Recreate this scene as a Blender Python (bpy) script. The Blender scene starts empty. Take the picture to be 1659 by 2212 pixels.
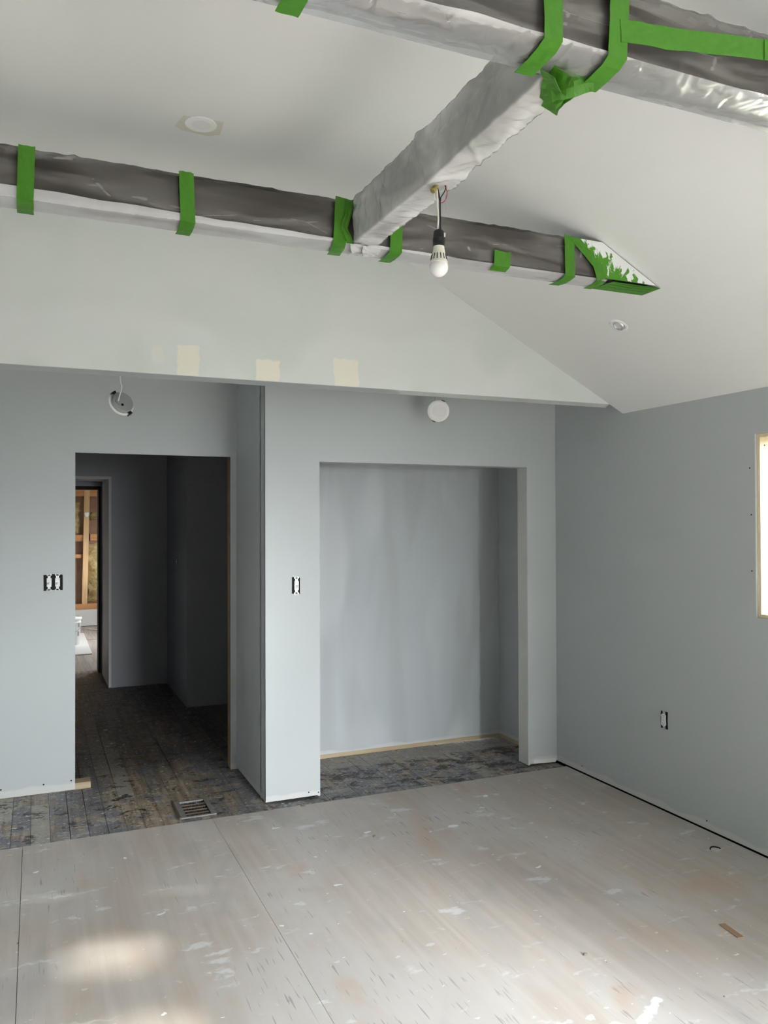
import bpy, bmesh, math, random
from mathutils import Vector, Matrix, noise

random.seed(7)
SC = bpy.context.scene
COL = SC.collection

# ------------------------------------------------------------------ camera
cam_d = bpy.data.cameras.new('camera')
cam_d.sensor_fit = 'VERTICAL'
cam_d.sensor_height = 36.0
cam_d.lens = 1744.963 / 2212 * 36.0
cam_d.clip_start = 0.02
cam_o = bpy.data.objects.new('camera', cam_d)
COL.objects.link(cam_o)
R_ = Vector((0.91830127, -0.39586642, -0.0035443))
U_ = Vector((-0.0013114, -0.01199472, 0.9999272))
F_ = Vector((0.39588012, 0.91822977, 0.0115339))
mw = Matrix(((R_.x, U_.x, -F_.x, 0.0), (R_.y, U_.y, -F_.y, 0.0), (R_.z, U_.z, -F_.z, 1.62), (0, 0, 0, 1)))
cam_o.matrix_world = mw
SC.camera = cam_o

# ------------------------------------------------------------------ sky, sun, exposure
SC.view_settings.view_transform = 'Standard'
SC.view_settings.look = 'None'
SC.view_settings.gamma = 1.0
SC.view_settings.use_curve_mapping = False
SC.view_settings.exposure = 2.10
SC.cycles.max_bounces = 7
SC.cycles.diffuse_bounces = 4
SC.cycles.glossy_bounces = 3
SC.cycles.use_light_tree = False
SC.cycles.transparent_max_bounces = 8
SC.cycles.use_adaptive_sampling = True
SC.cycles.adaptive_threshold = 0.08
SC.cycles.adaptive_min_samples = 36
SC.cycles.caustics_reflective = False
SC.cycles.caustics_refractive = False
SC.cycles.sample_clamp_indirect = 8.0

wd = bpy.data.worlds.new('overcast_sky')
SC.world = wd
wd.use_nodes = True
bg = wd.node_tree.nodes['Background']
bg.inputs['Color'].default_value = (0.93, 0.97, 1.0, 1)
bg.inputs['Strength'].default_value = 14.0

sun_d = bpy.data.lights.new('sun', 'SUN')
sun_d.energy = 4.2
sun_d.angle = math.radians(0.9)
sun_d.color = (1.0, 0.93, 0.82)
sun_o = bpy.data.objects.new('sun', sun_d)
COL.objects.link(sun_o)
SUN_DIR = Vector((-3.0, 0.90, -1.60)).normalized()      # the way the light travels
sun_o.rotation_euler = SUN_DIR.to_track_quat('-Z', 'Y').to_euler()


def portal(name, loc, normal, sx, sy):
    d = bpy.data.lights.new(name, 'AREA')
    d.shape = 'RECTANGLE'
    d.size = sx
    d.size_y = sy
    d.cycles.is_portal = True
    o = bpy.data.objects.new(name, d)
    COL.objects.link(o)
    o.location = loc
    o.rotation_euler = Vector(normal).to_track_quat('-Z', 'Y').to_euler()


# the room's measures (metres)
XR = 3.224            # right wall
XL = -2.4             # left wall
YB = -1.35            # rear wall, behind the camera
YG = 3.866            # gable wall above the alcove
YC = 4.552            # closet front
YD = 5.285            # wall with the doorway / back of closet
ZF = 3.10             # flat ceiling
SL, SX, SZ = -0.52, 1.82, 2.99


def slope_z(x):
    return SZ + SL * (x - SX)


def slope_x(z):
    return SX + (z - SZ) / SL


WIN = (1.74, 2.902, 1.143, 2.041)      # window in the right wall: y0 y1 z0 z1
ADDED_REAR = (1.56, 2.54, 0.03, 2.06)        # unseen opening added in the rear wall to light the closet: x0 x1 z0 z1
ADDED_SIDE = (-1.15, 0.35, 0.03, 2.06)        # unseen opening added further back in the right wall for light: y0 y1 z0 z1
FRW = (11.2, 12.2, 1.0, 1.95)          # window of the far room
portal('window_daylight_portal', (XR + 0.10, (WIN[0] + WIN[1]) / 2, (WIN[2] + WIN[3]) / 2), (-1, 0, 0), WIN[1] - WIN[0], WIN[3] - WIN[2])
portal('added_side_portal', (XR + 0.10, (ADDED_SIDE[0] + ADDED_SIDE[1]) / 2, (ADDED_SIDE[2] + ADDED_SIDE[3]) / 2), (-1, 0, 0), ADDED_SIDE[1] - ADDED_SIDE[0], ADDED_SIDE[3] - ADDED_SIDE[2])
portal('added_rear_portal', ((ADDED_REAR[0] + ADDED_REAR[1]) / 2, YB - 0.10, (ADDED_REAR[2] + ADDED_REAR[3]) / 2), (0, 1, 0), ADDED_REAR[1] - ADDED_REAR[0], ADDED_REAR[3] - ADDED_REAR[2])
portal('far_room_daylight_portal', (1.85, (FRW[0] + FRW[1]) / 2, (FRW[2] + FRW[3]) / 2), (-1, 0, 0), FRW[1] - FRW[0], FRW[3] - FRW[2])


# ------------------------------------------------------------------ material helpers
class NT:
    def __init__(self, name):
        self.m = bpy.data.materials.new(name)
        self.m.use_nodes = True
        self.t = self.m.node_tree
        self.t.nodes.clear()
        self.out = self.n('ShaderNodeOutputMaterial')
        self._pos = None

    def n(self, kind, **kw):
        nd = self.t.nodes.new(kind)
        for k, v in kw.items():
            setattr(nd, k, v)
        return nd

    def put(self, sock, v):
        if v is None:
            return
        if isinstance(v, bpy.types.NodeSocket):
            self.t.links.new(v, sock)
        elif isinstance(v, (tuple, list)) and len(v) == 3 and sock.type == 'RGBA':
            sock.default_value = (*v, 1)
        else:
            sock.default_value = v

    def pos(self):
        if self._pos is None:
            self._pos = self.n('ShaderNodeNewGeometry').outputs['Position']
        return self._pos

    def mapping(self, scale=(1, 1, 1), loc=(0, 0, 0), rot=(0, 0, 0), vec=None):
        nd = self.n('ShaderNodeMapping')
        self.put(nd.inputs['Vector'], vec if vec is not None else self.pos())
        nd.inputs['Scale'].default_value = scale
        nd.inputs['Location'].default_value = loc
        nd.inputs['Rotation'].default_value = rot
        return nd.outputs[0]

    def noise(self, scale, vec=None, detail=4, rough=0.55, dist=0.0, color=False):
        nd = self.n('ShaderNodeTexNoise')
        self.put(nd.inputs['Vector'], vec if vec is not None else self.pos())
        nd.inputs['Scale'].default_value = scale
        nd.inputs['Detail'].default_value = detail
        nd.inputs['Roughness'].default_value = rough
        nd.inputs['Distortion'].default_value = dist
        return nd.outputs['Color' if color else 'Fac']

    def voronoi(self, scale, vec=None, rnd=1.0, feature='F1'):
        nd = self.n('ShaderNodeTexVoronoi', feature=feature)
        self.put(nd.inputs['Vector'], vec if vec is not None else self.pos())
        nd.inputs['Scale'].default_value = scale
        nd.inputs['Randomness'].default_value = rnd
        return nd

    def step(self, v, a, b, lo=0.0, hi=1.0):
        nd = self.n('ShaderNodeMapRange', interpolation_type='SMOOTHSTEP')
        self.put(nd.inputs['Value'], v)
        nd.inputs['From Min'].default_value = a
        nd.inputs['From Max'].default_value = b
        nd.inputs['To Min'].default_value = lo
        nd.inputs['To Max'].default_value = hi
        return nd.outputs[0]

    def math(self, op, a, b=None, c=None):
        nd = self.n('ShaderNodeMath', operation=op)
        self.put(nd.inputs[0], a)
        if b is not None:
            self.put(nd.inputs[1], b)
        if c is not None:
            self.put(nd.inputs[2], c)
        return nd.outputs[0]

    def mul(self, *v):
        r = v[0]
        for x in v[1:]:
            r = self.math('MULTIPLY', r, x)
        return r

    def maxi(self, *v):
        r = v[0]
        for x in v[1:]:
            r = self.math('MAXIMUM', r, x)
        return r

    def mix(self, f, a, b):
        nd = self.n('ShaderNodeMix', data_type='RGBA')
        self.put(nd.inputs[0], f)
        self.put(nd.inputs[6], a)
        self.put(nd.inputs[7], b)
        return nd.outputs[2]

    def xyz(self, vec=None):
        nd = self.n('ShaderNodeSeparateXYZ')
        self.put(nd.inputs[0], vec if vec is not None else self.pos())
        return nd.outputs

    def rect(self, u, v, u0, u1, v0, v1, s=0.004):
        return self.mul(self.step(u, u0 - s, u0 + s), self.step(u, u1 - s, u1 + s, 1, 0),
                        self.step(v, v0 - s, v0 + s), self.step(v, v1 - s, v1 + s, 1, 0))

    def warp(self, amp, scale, vec=None, detail=3):
        c = self.noise(scale, vec, detail, color=True)
        a = self.n('ShaderNodeVectorMath', operation='SUBTRACT')
        self.put(a.inputs[0], c)
        a.inputs[1].default_value = (0.5, 0.5, 0.5)
        b = self.n('ShaderNodeVectorMath', operation='MULTIPLY_ADD')
        self.put(b.inputs[0], a.outputs[0])
        b.inputs[1].default_value = (amp, amp, amp)
        self.put(b.inputs[2], vec if vec is not None else self.pos())
        return b.outputs[0]

    def bump(self, h, strength=0.3, dist=0.002):
        nd = self.n('ShaderNodeBump')
        self.put(nd.inputs['Height'], h)
        nd.inputs['Strength'].default_value = strength
        nd.inputs['Distance'].default_value = dist
        return nd.outputs[0]

    def bsdf(self, color, rough=0.6, spec=0.3, normal=None, metal=0.0, emit=None, emit_s=0.0, trans=0.0, coat=0.0):
        p = self.n('ShaderNodeBsdfPrincipled')
        self.put(p.inputs['Base Color'], color)
        self.put(p.inputs['Roughness'], rough)
        self.put(p.inputs['Specular IOR Level'], spec)
        p.inputs['Metallic'].default_value = metal
        p.inputs['Coat Weight'].default_value = coat
        if trans:
            p.inputs['Transmission Weight'].default_value = trans
        if normal is not None:
            self.put(p.inputs['Normal'], normal)
        return p.outputs[0]

    def finish(self, shader):
        self.t.links.new(shader, self.out.inputs['Surface'])
        return self.m


M = {}


def plain(name, col, rough=0.6, spec=0.3, metal=0.0, var=0.0, scale=30.0):
    t = NT(name)
    c = col
    if var:
        f = t.noise(scale, detail=3)
        c = t.mix(f, tuple(x * (1 - var) for x in col), tuple(min(1, x * (1 + var)) for x in col))
    M[name] = t.finish(t.bsdf(c, rough, spec, None, metal))


# --- painted drywall (blue-grey), bare lower edge, roller relief
def paint_mat(name, base, base2, edge=True, streak=0.0):
    t = NT(name)
    n1 = t.noise(1.7, detail=0)
    c = t.mix(n1, base, base2)
    if streak:
        v = t.mapping((3.2, 1.0, 0.55))
        s = t.noise(1.6, v, 1, 0.6, 0.4)
        c = t.mix(t.mul(t.step(s, 0.42, 0.62), streak), c, (0.43, 0.445, 0.45))
        s2 = t.noise(1.1, t.mapping((2.6, 1, 0.8), (4, 0, 1)), 1, 0.5, 0.3)
        c = t.mix(t.mul(t.step(s2, 0.5, 0.66), streak), c, (0.66, 0.68, 0.70))
    if edge:
        z = t.xyz()[2]
        en = t.math('MULTIPLY_ADD', t.noise(5.0, detail=2), -0.06, z)
        c = t.mix(t.mul(t.step(en, 0.0, 0.014, 1, 0), 0.65), c, (0.66, 0.65, 0.62))
    M[name] = t.finish(t.bsdf(c, 0.5, 0.32))


paint_mat('wall_paint', (0.485, 0.515, 0.525), (0.50, 0.527, 0.535))
paint_mat('closet_paint', (0.49, 0.525, 0.545), (0.52, 0.55, 0.57), True, 0.5)
paint_mat('hall_paint_shaded', (0.36, 0.37, 0.395), (0.38, 0.39, 0.41), False)  # wall paint darkened, the hallway's shade put into the colour
paint_mat('jamb_paint', (0.64, 0.64, 0.61), (0.66, 0.66, 0.63), False)


def ceiling_mat(name, base, base2, green=0.0):
    t = NT(name)
    n1 = t.noise(1.1, t.mapping((1, 0.35, 1)), 1, 0.55)
    c = t.mix(t.step(n1, 0.38, 0.66), base, base2)
    M[name] = t.finish(t.bsdf(c, 0.75, 0.2))


ceiling_mat('ceiling_paint', (0.70, 0.71, 0.69), (0.745, 0.75, 0.73))
ceiling_mat('slope_paint', (0.735, 0.74, 0.725), (0.76, 0.765, 0.755))

# --- gable: primed drywall, greenish mottling, cream filler patches
t = NT('gable_primer')
w = t.warp(0.022, 26.0, detail=1)
x, y, z = t.xyz(w)
n1 = t.noise(1.6, detail=1)
c = t.mix(t.step(n1, 0.40, 0.62), (0.67, 0.71, 0.685), (0.70, 0.72, 0.705))
n2 = t.noise(2.6, t.mapping((1, 1, 1), (5, 2, 1)), 1)
c = t.mix(t.mul(t.step(n2, 0.52, 0.68), 0.6), c, (0.61, 0.65, 0.61))
wz = t.math('MULTIPLY_ADD', n2, 0.3, t.xyz()[2])
c = t.mix(t.mul(t.step(wz, 2.66, 2.78), 0.45), c, (0.615, 0.64, 0.61))
patch = t.maxi(t.rect(x, z, 0.611, 0.712, 2.30, 2.456, 0.006), t.rect(x, z, 0.990, 1.108, 2.30, 2.415, 0.006),
               t.rect(x, z, 1.394, 1.526, 2.30, 2.448, 0.006), t.mul(t.rect(x, z, 0.497, 0.545, 2.36, 2.445, 0.010), 0.35))
c = t.mix(t.mul(patch, 0.92), c, (0.83, 0.79, 0.69))
gx, gy, gz = t.xyz()
under = t.mul(t.step(gz, 2.3115, 2.3125, 1, 0), t.step(t.math('ADD', gx, t.math('MULTIPLY', gy, -0.6)), -0.60, -0.55, 1, 0))
c = t.mix(under, c, (0.50, 0.53, 0.545))
M['gable_primer'] = t.finish(t.bsdf(c, 0.7, 0.2))

# --- plywood sheet
def splat(t, scale, thr, loc, prob, amp=0.03, vec=None):
    vo = t.voronoi(scale, t.mapping((0.8, 1.35, 1), loc, vec=vec if vec is not None else t.warp(amp, 30.0, detail=1)))
    cs = t.n('ShaderNodeSeparateColor')
    t.put(cs.inputs[0], vo.outputs['Color'])
    rad = t.math('MULTIPLY', cs.outputs[1], thr)
    inside = t.step(t.math('SUBTRACT', vo.outputs['Distance'], rad), -0.03, 0.0, 1, 0)
    keep = t.math('GREATER_THAN', cs.outputs[0], prob)
    return t.mul(inside, keep, t.step(cs.outputs[2], 0.0, 1.0, 0.35, 1.0))


t = NT('plywood')
oi = t.n('ShaderNodeObjectInfo')
wv = t.warp(0.05, 24.0, detail=2)
gr = t.noise(20.0, t.mapping((1.0, 0.05, 1.0)), 3, 0.6, 0.5)
c = t.mix(t.step(gr, 0.30, 0.72), (0.425, 0.375, 0.335), (0.49, 0.44, 0.40))
big = t.noise(1.5, t.mapping((1, 0.8, 1)), 3, 0.6, 0.5)
c = t.mix(t.mul(t.step(big, 0.38, 0.66), 0.75), c, (0.515, 0.495, 0.48))
tan = t.noise(2.4, t.mapping((1.5, 0.6, 1), (7, 3, 0)), 3, 0.6, 0.6)
c = t.mix(t.mul(t.step(tan, 0.55, 0.74), 0.55), c, (0.46, 0.33, 0.24))
c = t.mix(t.mul(t.step(tan, 0.44, 0.30), 0.50), c, (0.36, 0.345, 0.34))
dash = t.noise(110.0, t.mapping((1.0, 0.07, 1.0), (1, 5, 0)), 0)
c = t.mix(t.mul(t.step(dash, 0.70, 0.78), t.step(big, 0.46, 0.60), 0.6), c, (0.22, 0.20, 0.19))
sm = t.noise(5.5, t.mapping((0.75, 1.6, 1), (4, 8, 0), vec=wv), 3, 0.65)
c = t.mix(t.mul(t.step(sm, 0.60, 0.70), 0.55), c, (0.70, 0.715, 0.72))
sp = t.maxi(splat(t, 6.0, 0.17, (0, 0, 0), 0.55, vec=wv), splat(t, 15.0, 0.19, (3, 1, 0), 0.72, vec=wv), splat(t, 40.0, 0.17, (8, 6, 0), 0.80, vec=wv))
c = t.mix(t.mul(sp, 0.9), c, (0.80, 0.82, 0.83))
dk = splat(t, 22.0, 0.12, (5, 2, 0), 0.80, vec=wv)
c = t.mix(t.mul(dk, 0.8), c, (0.09, 0.08, 0.075))
# the long white roller smear at the lower right
sx_, sy_, sz_ = t.xyz(wv)
along = t.math('ADD', t.math('MULTIPLY', t.math('SUBTRACT', sx_, 1.865), 0.85), t.math('MULTIPLY', t.math('SUBTRACT', sy_, 2.12), 0.53))
perp = t.math('ABSOLUTE', t.math('ADD', t.math('MULTIPLY', t.math('SUBTRACT', sx_, 1.865), -0.53), t.math('MULTIPLY', t.math('SUBTRACT', sy_, 2.12), 0.85)))
smear = t.mul(t.step(t.math('ABSOLUTE', along), 0.085, 0.095, 1, 0), t.step(perp, 0.010, 0.018, 1, 0))
c = t.mix(t.mul(smear, 0.75), c, (0.76, 0.785, 0.81))
tone = t.n('ShaderNodeHueSaturation')
t.put(tone.inputs['Color'], c)
t.put(tone.inputs['Value'], t.math('MULTIPLY_ADD', oi.outputs['Random'], 0.06, 0.97))
M['plywood'] = t.finish(t.bsdf(tone.outputs[0], 0.50, 0.30))

# --- old floor boards: worn purple-grey paint over brown wood, some bare beige ones
t = NT('old_boards')
oi = t.n('ShaderNodeObjectInfo')
wv = t.warp(0.10, 11.0, detail=3)
gr = t.noise(30.0, t.mapping((1.0, 0.07, 1.0)), 3, 0.62, 0.5)
wood = t.mix(t.step(gr, 0.32, 0.70), (0.22, 0.165, 0.12), (0.42, 0.345, 0.26))
pnt = t.mix(t.step(gr, 0.3, 0.7), (0.165, 0.16, 0.175), (0.25, 0.245, 0.26))
wn = t.noise(4.2, t.mapping((1.0, 0.8, 1), vec=wv), 4, 0.72, 0.4)
xx_, yy_, zz_ = t.xyz()
mid = t.mul(t.step(xx_, 0.25, 0.5), t.step(xx_, 0.80, 1.15, 1, 0))                # traffic-worn way to the door
c = t.mix(t.step(t.math('MULTIPLY_ADD', mid, 0.10, wn), 0.52, 0.59), pnt, wood)
bare = t.step(oi.outputs['Random'], 0.88, 0.89)
c = t.mix(t.mul(bare, 0.9), c, t.mix(gr, (0.33, 0.305, 0.27), (0.43, 0.40, 0.35)))
dkn = t.noise(6.5, t.mapping((0.9, 1.5, 1), (3, 6, 0), vec=wv), 4, 0.75, 0.5)
clo = t.mul(t.step(xx_, 1.30, 1.50), 0.05)
c = t.mix(t.mul(t.step(t.math('ADD', dkn, clo), 0.56, 0.63), 0.9), c, (0.035, 0.028, 0.024))
c = t.mix(t.mul(t.step(dkn, 0.45, 0.33), 0.75), c, (0.46, 0.435, 0.41))
by_ = t.xyz(wv)[1]
band = t.mul(t.step(xx_, 1.30, 1.40), t.step(by_, 5.00, 5.06))          # strip the old carpet never covered
c = t.mix(t.mul(band, 0.8), c, (0.34, 0.315, 0.28))
c = t.mix(t.mul(t.step(yy_, 5.25, 5.9), t.step(yy_, 9.2, 9.4, 1, 0), 0.6), c, (0.035, 0.027, 0.022))          # hallway shade painted into the boards
sp = t.maxi(splat(t, 14.0, 0.20, (0, 4, 0), 0.50, vec=wv), splat(t, 34.0, 0.22, (2, 2, 0), 0.55, vec=wv))
fk = t.noise(75.0, t.mapping((0.6, 1.0, 1.0), (0, 3, 0)), 1, 0.5)
sp = t.maxi(sp, t.mul(t.step(fk, 0.66, 0.72), 0.75))
c = t.mix(t.mul(sp, 0.9), c, (0.70, 0.69, 0.70))
fk2 = t.noise(48.0, t.mapping((0.7, 1.2, 1.0), (5, 3, 0)), 1, 0.5)
c = t.mix(t.mul(t.step(fk2, 0.66, 0.72), 0.8), c, (0.045, 0.04, 0.04))
M['old_boards'] = t.finish(t.bsdf(c, 0.50, 0.32))

# --- pale, dirty boards of the far room share the board material, softer
t = NT('far_boards')
gr = t.noise(30.0, t.mapping((1.0, 0.06, 1.0)), 4, 0.6, 0.5)
c = t.mix(t.step(gr, 0.3, 0.7), (0.40, 0.35, 0.32), (0.56, 0.51, 0.47))
M['far_boards'] = t.finish(t.bsdf(c, 0.6, 0.25))


def wood_mat(name, a, b, axis='z', scale=30.0, rough=0.65):
    t = NT(name)
    s = {'x': (0.06, 1, 1), 'y': (1, 0.06, 1), 'z': (1, 1, 0.06)}[axis]
    gr = t.noise(scale, t.mapping(s), 4, 0.6, 0.6)
    c = t.mix(t.step(gr, 0.3, 0.7), a, b)
    kn = t.voronoi(3.0, t.mapping((1, 1, 0.5), (1, 2, 3))).outputs['Distance']
    c = t.mix(t.mul(t.step(kn, 0.02, 0.06, 1, 0), 0.7), c, tuple(v * 0.45 for v in a))
    M[name] = t.finish(t.bsdf(c, rough, 0.25, t.bump(gr, 0.1, 0.001)))


wood_mat('beam_wood', (0.040, 0.030, 0.024), (0.075, 0.056, 0.045), 'x', 18.0, 0.55)
wood_mat('plate_wood', (0.46, 0.36, 0.23), (0.56, 0.46, 0.32), 'x', 40.0)
wood_mat('stud_wood', (0.60, 0.38, 0.19), (0.74, 0.53, 0.30), 'z', 30.0)
wood_mat('block_wood', (0.52, 0.25, 0.10), (0.62, 0.33, 0.15), 'x', 30.0)
wood_mat('buck_wood', (0.74, 0.62, 0.42), (0.82, 0.72, 0.52), 'z', 30.0)
wood_mat('jamb_wood', (0.26, 0.17, 0.10), (0.36, 0.25, 0.15), 'z', 40.0)
wood_mat('dark_frame', (0.022, 0.016, 0.013), (0.045, 0.035, 0.03), 'z', 20.0)
wood_mat('chip_wood', (0.30, 0.19, 0.12), (0.38, 0.25, 0.16), 'y', 60.0)


# --- plastic film: a thin sheet, part clear, part milky, with sheen
def film_mat(name, milk_lo, milk_hi, scale, col=(0.80, 0.79, 0.80), gloss=1.0, stretch=(1, 1, 1), crease_glint=0.0, through=0.35, glint_scale=3.0, glint_map=(0.7, 2.0, 3.0)):
    t = NT(name)
    nz = t.noise(scale, t.mapping(stretch), 2, 0.6, 0.8)
    m = t.step(nz, 0.30, 0.72, milk_lo, milk_hi)
    sp = splat(t, 13.0, 0.14, (2, 0, 5), 0.84, 0.05)
    m = t.maxi(m, t.mul(sp, 0.5))
    if crease_glint:  # glints along the folds, painted into the film as whitish lines
        vo = t.voronoi(glint_scale, t.mapping(glint_map, (0, 0, 3.3), (0.0, 0.25, 0.2)), 1.0, 'DISTANCE_TO_EDGE')
        ln = t.mul(t.step(vo.outputs['Distance'], 0.0, 0.035, 1, 0), t.step(nz, 0.46, 0.60))
        m = t.maxi(m, t.mul(ln, crease_glint))
    tr = t.n('ShaderNodeBsdfTransparent')
    tr.inputs[0].default_value = (0.97, 0.97, 0.97, 1)
    df = t.n('ShaderNodeBsdfDiffuse')
    df.inputs[0].default_value = (*col, 1)
    tl = t.n('ShaderNodeBsdfTranslucent')
    tl.inputs[0].default_value = (*col, 1)
    mm = t.n('ShaderNodeMixShader')
    mm.inputs[0].default_value = through
    t.t.links.new(df.outputs[0], mm.inputs[1])
    t.t.links.new(tl.outputs[0], mm.inputs[2])
    m1 = t.n('ShaderNodeMixShader')
    t.put(m1.inputs[0], m)
    t.t.links.new(tr.outputs[0], m1.inputs[1])
    t.t.links.new(mm.outputs[0], m1.inputs[2])
    gl = t.n('ShaderNodeBsdfGlossy')
    gl.inputs['Roughness'].default_value = 0.26
    wr = t.bump(t.noise(16.0, None, 1, 0.6, 1.2), 0.4, 0.01)
    t.put(gl.inputs['Normal'], wr)
    fr = t.n('ShaderNodeFresnel')
    fr.inputs[0].default_value = 1.45
    t.put(fr.inputs['Normal'], wr)
    m2 = t.n('ShaderNodeMixShader')
    t.put(m2.inputs[0], t.math('MULTIPLY', fr.outputs[0], gloss))
    t.t.links.new(m1.outputs[0], m2.inputs[1])
    t.t.links.new(gl.outputs[0], m2.inputs[2])
    M[name] = t.finish(m2.outputs[0])


film_mat('film_clear', 0.04, 0.34, 5.0, (0.72, 0.69, 0.67), stretch=(0.5, 2.2, 3.0), crease_glint=0.45)
film_mat('film_haze', 0.42, 0.80, 3.5, gloss=0.6)
film_mat('film_milky', 0.80, 1.0, 4.0, gloss=0.35)
film_mat('film_cloudy', 0.46, 1.0, 2.6, (0.90, 0.90, 0.89), gloss=1.0, stretch=(1.8, 1.0, 1.5), crease_glint=0.95, through=0.12, glint_scale=5.0, glint_map=(2.0, 0.9, 1.4))

# --- green masking tape, and tape smeared with white filler
t = NT('green_tape')
nz = t.noise(60.0, detail=3)
c = t.mix(nz, (0.045, 0.175, 0.010), (0.066, 0.235, 0.015))
M['green_tape'] = t.finish(t.bsdf(c, 0.48, 0.35, t.bump(t.noise(45.0, t.warp(0.05, 12.0), 3), 0.35, 0.003)))
t = NT('smeared_tape')
nz = t.noise(24.0, t.mapping((1.6, 1, 0.9), (0, 0, 0), (0, 0.6, 0), vec=t.warp(0.05, 14.0)), 5, 0.66, 0.7)
x, y, z = t.xyz()
edge = t.math('SUBTRACT', t.math('ADD', t.math('MULTIPLY', t.math('SUBTRACT', x, SX), SL), SZ), z)     # depth under the slope
lift = t.step(edge, 0.0, 0.10, 0.22, -0.06)
c = t.mix(t.step(t.math('ADD', nz, lift), 0.52, 0.57), (0.075, 0.25, 0.02), (0.74, 0.76, 0.76))
M['smeared_tape'] = t.finish(t.bsdf(c, 0.6, 0.25, t.bump(nz, 0.4, 0.004)))

plain('white_plastic', (0.80, 0.80, 0.78), 0.4, 0.4)
plain('bulb_shell', (0.80, 0.78, 0.68), 0.45, 0.4)
plain('bulb_dome', (0.86, 0.84, 0.84), 0.18, 0.5)
plain('lens_white', (0.74, 0.72, 0.72), 0.35, 0.4)
plain('black_plastic', (0.012, 0.012, 0.013), 0.4, 0.4)
plain('black_box', (0.006, 0.006, 0.007), 0.6, 0.2)
plain('grey_metal', (0.36, 0.375, 0.37), 0.45, 0.5, 0.3, 0.1, 20)
plain('zinc', (0.62, 0.65, 0.66), 0.35, 0.5, 0.7, 0.12, 60)
plain('brass', (0.42, 0.33, 0.12), 0.4, 0.5, 0.6)
plain('red_wire', (0.40, 0.03, 0.04), 0.4, 0.4)
plain('white_wire', (0.78, 0.76, 0.70), 0.45, 0.3)
plain('dark_gap', (0.012, 0.010, 0.009), 0.9, 0.1)
plain('register_metal', (0.30, 0.30, 0.29), 0.5, 0.4, 0.35, 0.25, 40)
plain('register_fin', (0.12, 0.095, 0.07), 0.55, 0.3, 0.2, 0.25, 80)
plain('unpainted_board', (0.62, 0.60, 0.52), 0.8, 0.15, 0, 0.05, 8)
plain('bare_gypsum', (0.76, 0.75, 0.73), 0.8, 0.15, 0, 0.04, 12)
plain('subfloor_dark', (0.05, 0.04, 0.033), 0.9, 0.1, 0, 0.2, 10)
plain('masonry_crumb', (0.20, 0.17, 0.14), 0.9, 0.1, 0, 0.3, 200)
plain('kraft_board', (0.30, 0.19, 0.13), 0.8, 0.15, 0, 0.25, 9)
plain('outside_grass', (0.10, 0.097, 0.085), 0.95, 0.05, 0, 0.3, 3)
plain('leaf_green', (0.05, 0.06, 0.04), 0.8, 0.1, 0, 0.3, 5)
plain('bark', (0.10, 0.08, 0.06), 0.9, 0.1, 0, 0.3, 12)
plain('bucket_white', (0.80, 0.80, 0.80), 0.4, 0.4)
plain('label_grey', (0.30, 0.31, 0.33), 0.6, 0.2, 0, 0.4, 220)
t = NT('glass_pane')
tr = t.n('ShaderNodeBsdfTransparent'); tr.inputs[0].default_value = (0.95, 0.97, 0.96, 1)
gl = t.n('ShaderNodeBsdfGlossy'); gl.inputs['Roughness'].default_value = 0.02
fr = t.n('ShaderNodeFresnel'); fr.inputs[0].default_value = 1.4
m2 = t.n('ShaderNodeMixShader')
t.put(m2.inputs[0], fr.outputs[0]); t.t.links.new(tr.outputs[0], m2.inputs[1]); t.t.links.new(gl.outputs[0], m2.inputs[2])
M['glass_pane'] = t.finish(m2.outputs[0])
t = NT('glass_wool')
nz = t.noise(9.0, t.warp(0.08, 10.0), 5, 0.7, 0.6)
c = t.mix(t.step(nz, 0.3, 0.7), (0.36, 0.26, 0.11), (0.62, 0.52, 0.29))
M['glass_wool'] = t.finish(t.bsdf(c, 0.95, 0.05, t.bump(nz, 0.8, 0.03)))


# ------------------------------------------------------------------ mesh helpers
def tag(o, label=None, cat=None, group=None, kind=None):
    if label: o['label'] = label
    if cat: o['category'] = cat
    if group: o['group'] = group
    if kind: o['kind'] = kind
    return o


def link(name, me, mat, parent=None, smooth=False):
    if mat is not None:
        for mm in (mat if isinstance(mat, (list, tuple)) else [mat]):
            me.materials.append(M[mm])
    if smooth:
        me.polygons.foreach_set('use_smooth', [True] * len(me.polygons))
    o = bpy.data.objects.new(name, me)
    COL.objects.link(o)
    if parent is not None:
        o.parent = parent
        if parent.type == 'EMPTY':
            o.matrix_parent_inverse = Matrix.Translation(parent.location).inverted()
    return o


def thing(name, loc, label, cat, group=None):
    o = bpy.data.objects.new(name, None)
    o.empty_display_size = 0.05
    COL.objects.link(o)
    o.location = loc
    return tag(o, label, cat, group)


def from_bm(name, bm, mat, parent=None, smooth=False):
    bmesh.ops.recalc_face_normals(bm, faces=bm.faces)
    me = bpy.data.meshes.new(name)
    bm.to_mesh(me)
    bm.free()
    return link(name, me, mat, parent, smooth)


def add_box(bm, x0, x1, y0, y1, z0, z1, mtx=None, mi=0):
    vs = [bm.verts.new((x, y, z)) for x in (x0, x1) for y in (y0, y1) for z in (z0, z1)]
    if mtx is not None:
        for v in vs:
            v.co = mtx @ v.co
    for f in ((0, 1, 3, 2), (4, 6, 7, 5), (0, 4, 5, 1), (2, 3, 7, 6), (0, 2, 6, 4), (1, 5, 7, 3)):
        fc = bm.faces.new([vs[i] for i in f])
        fc.material_index = mi
    return vs


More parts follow.
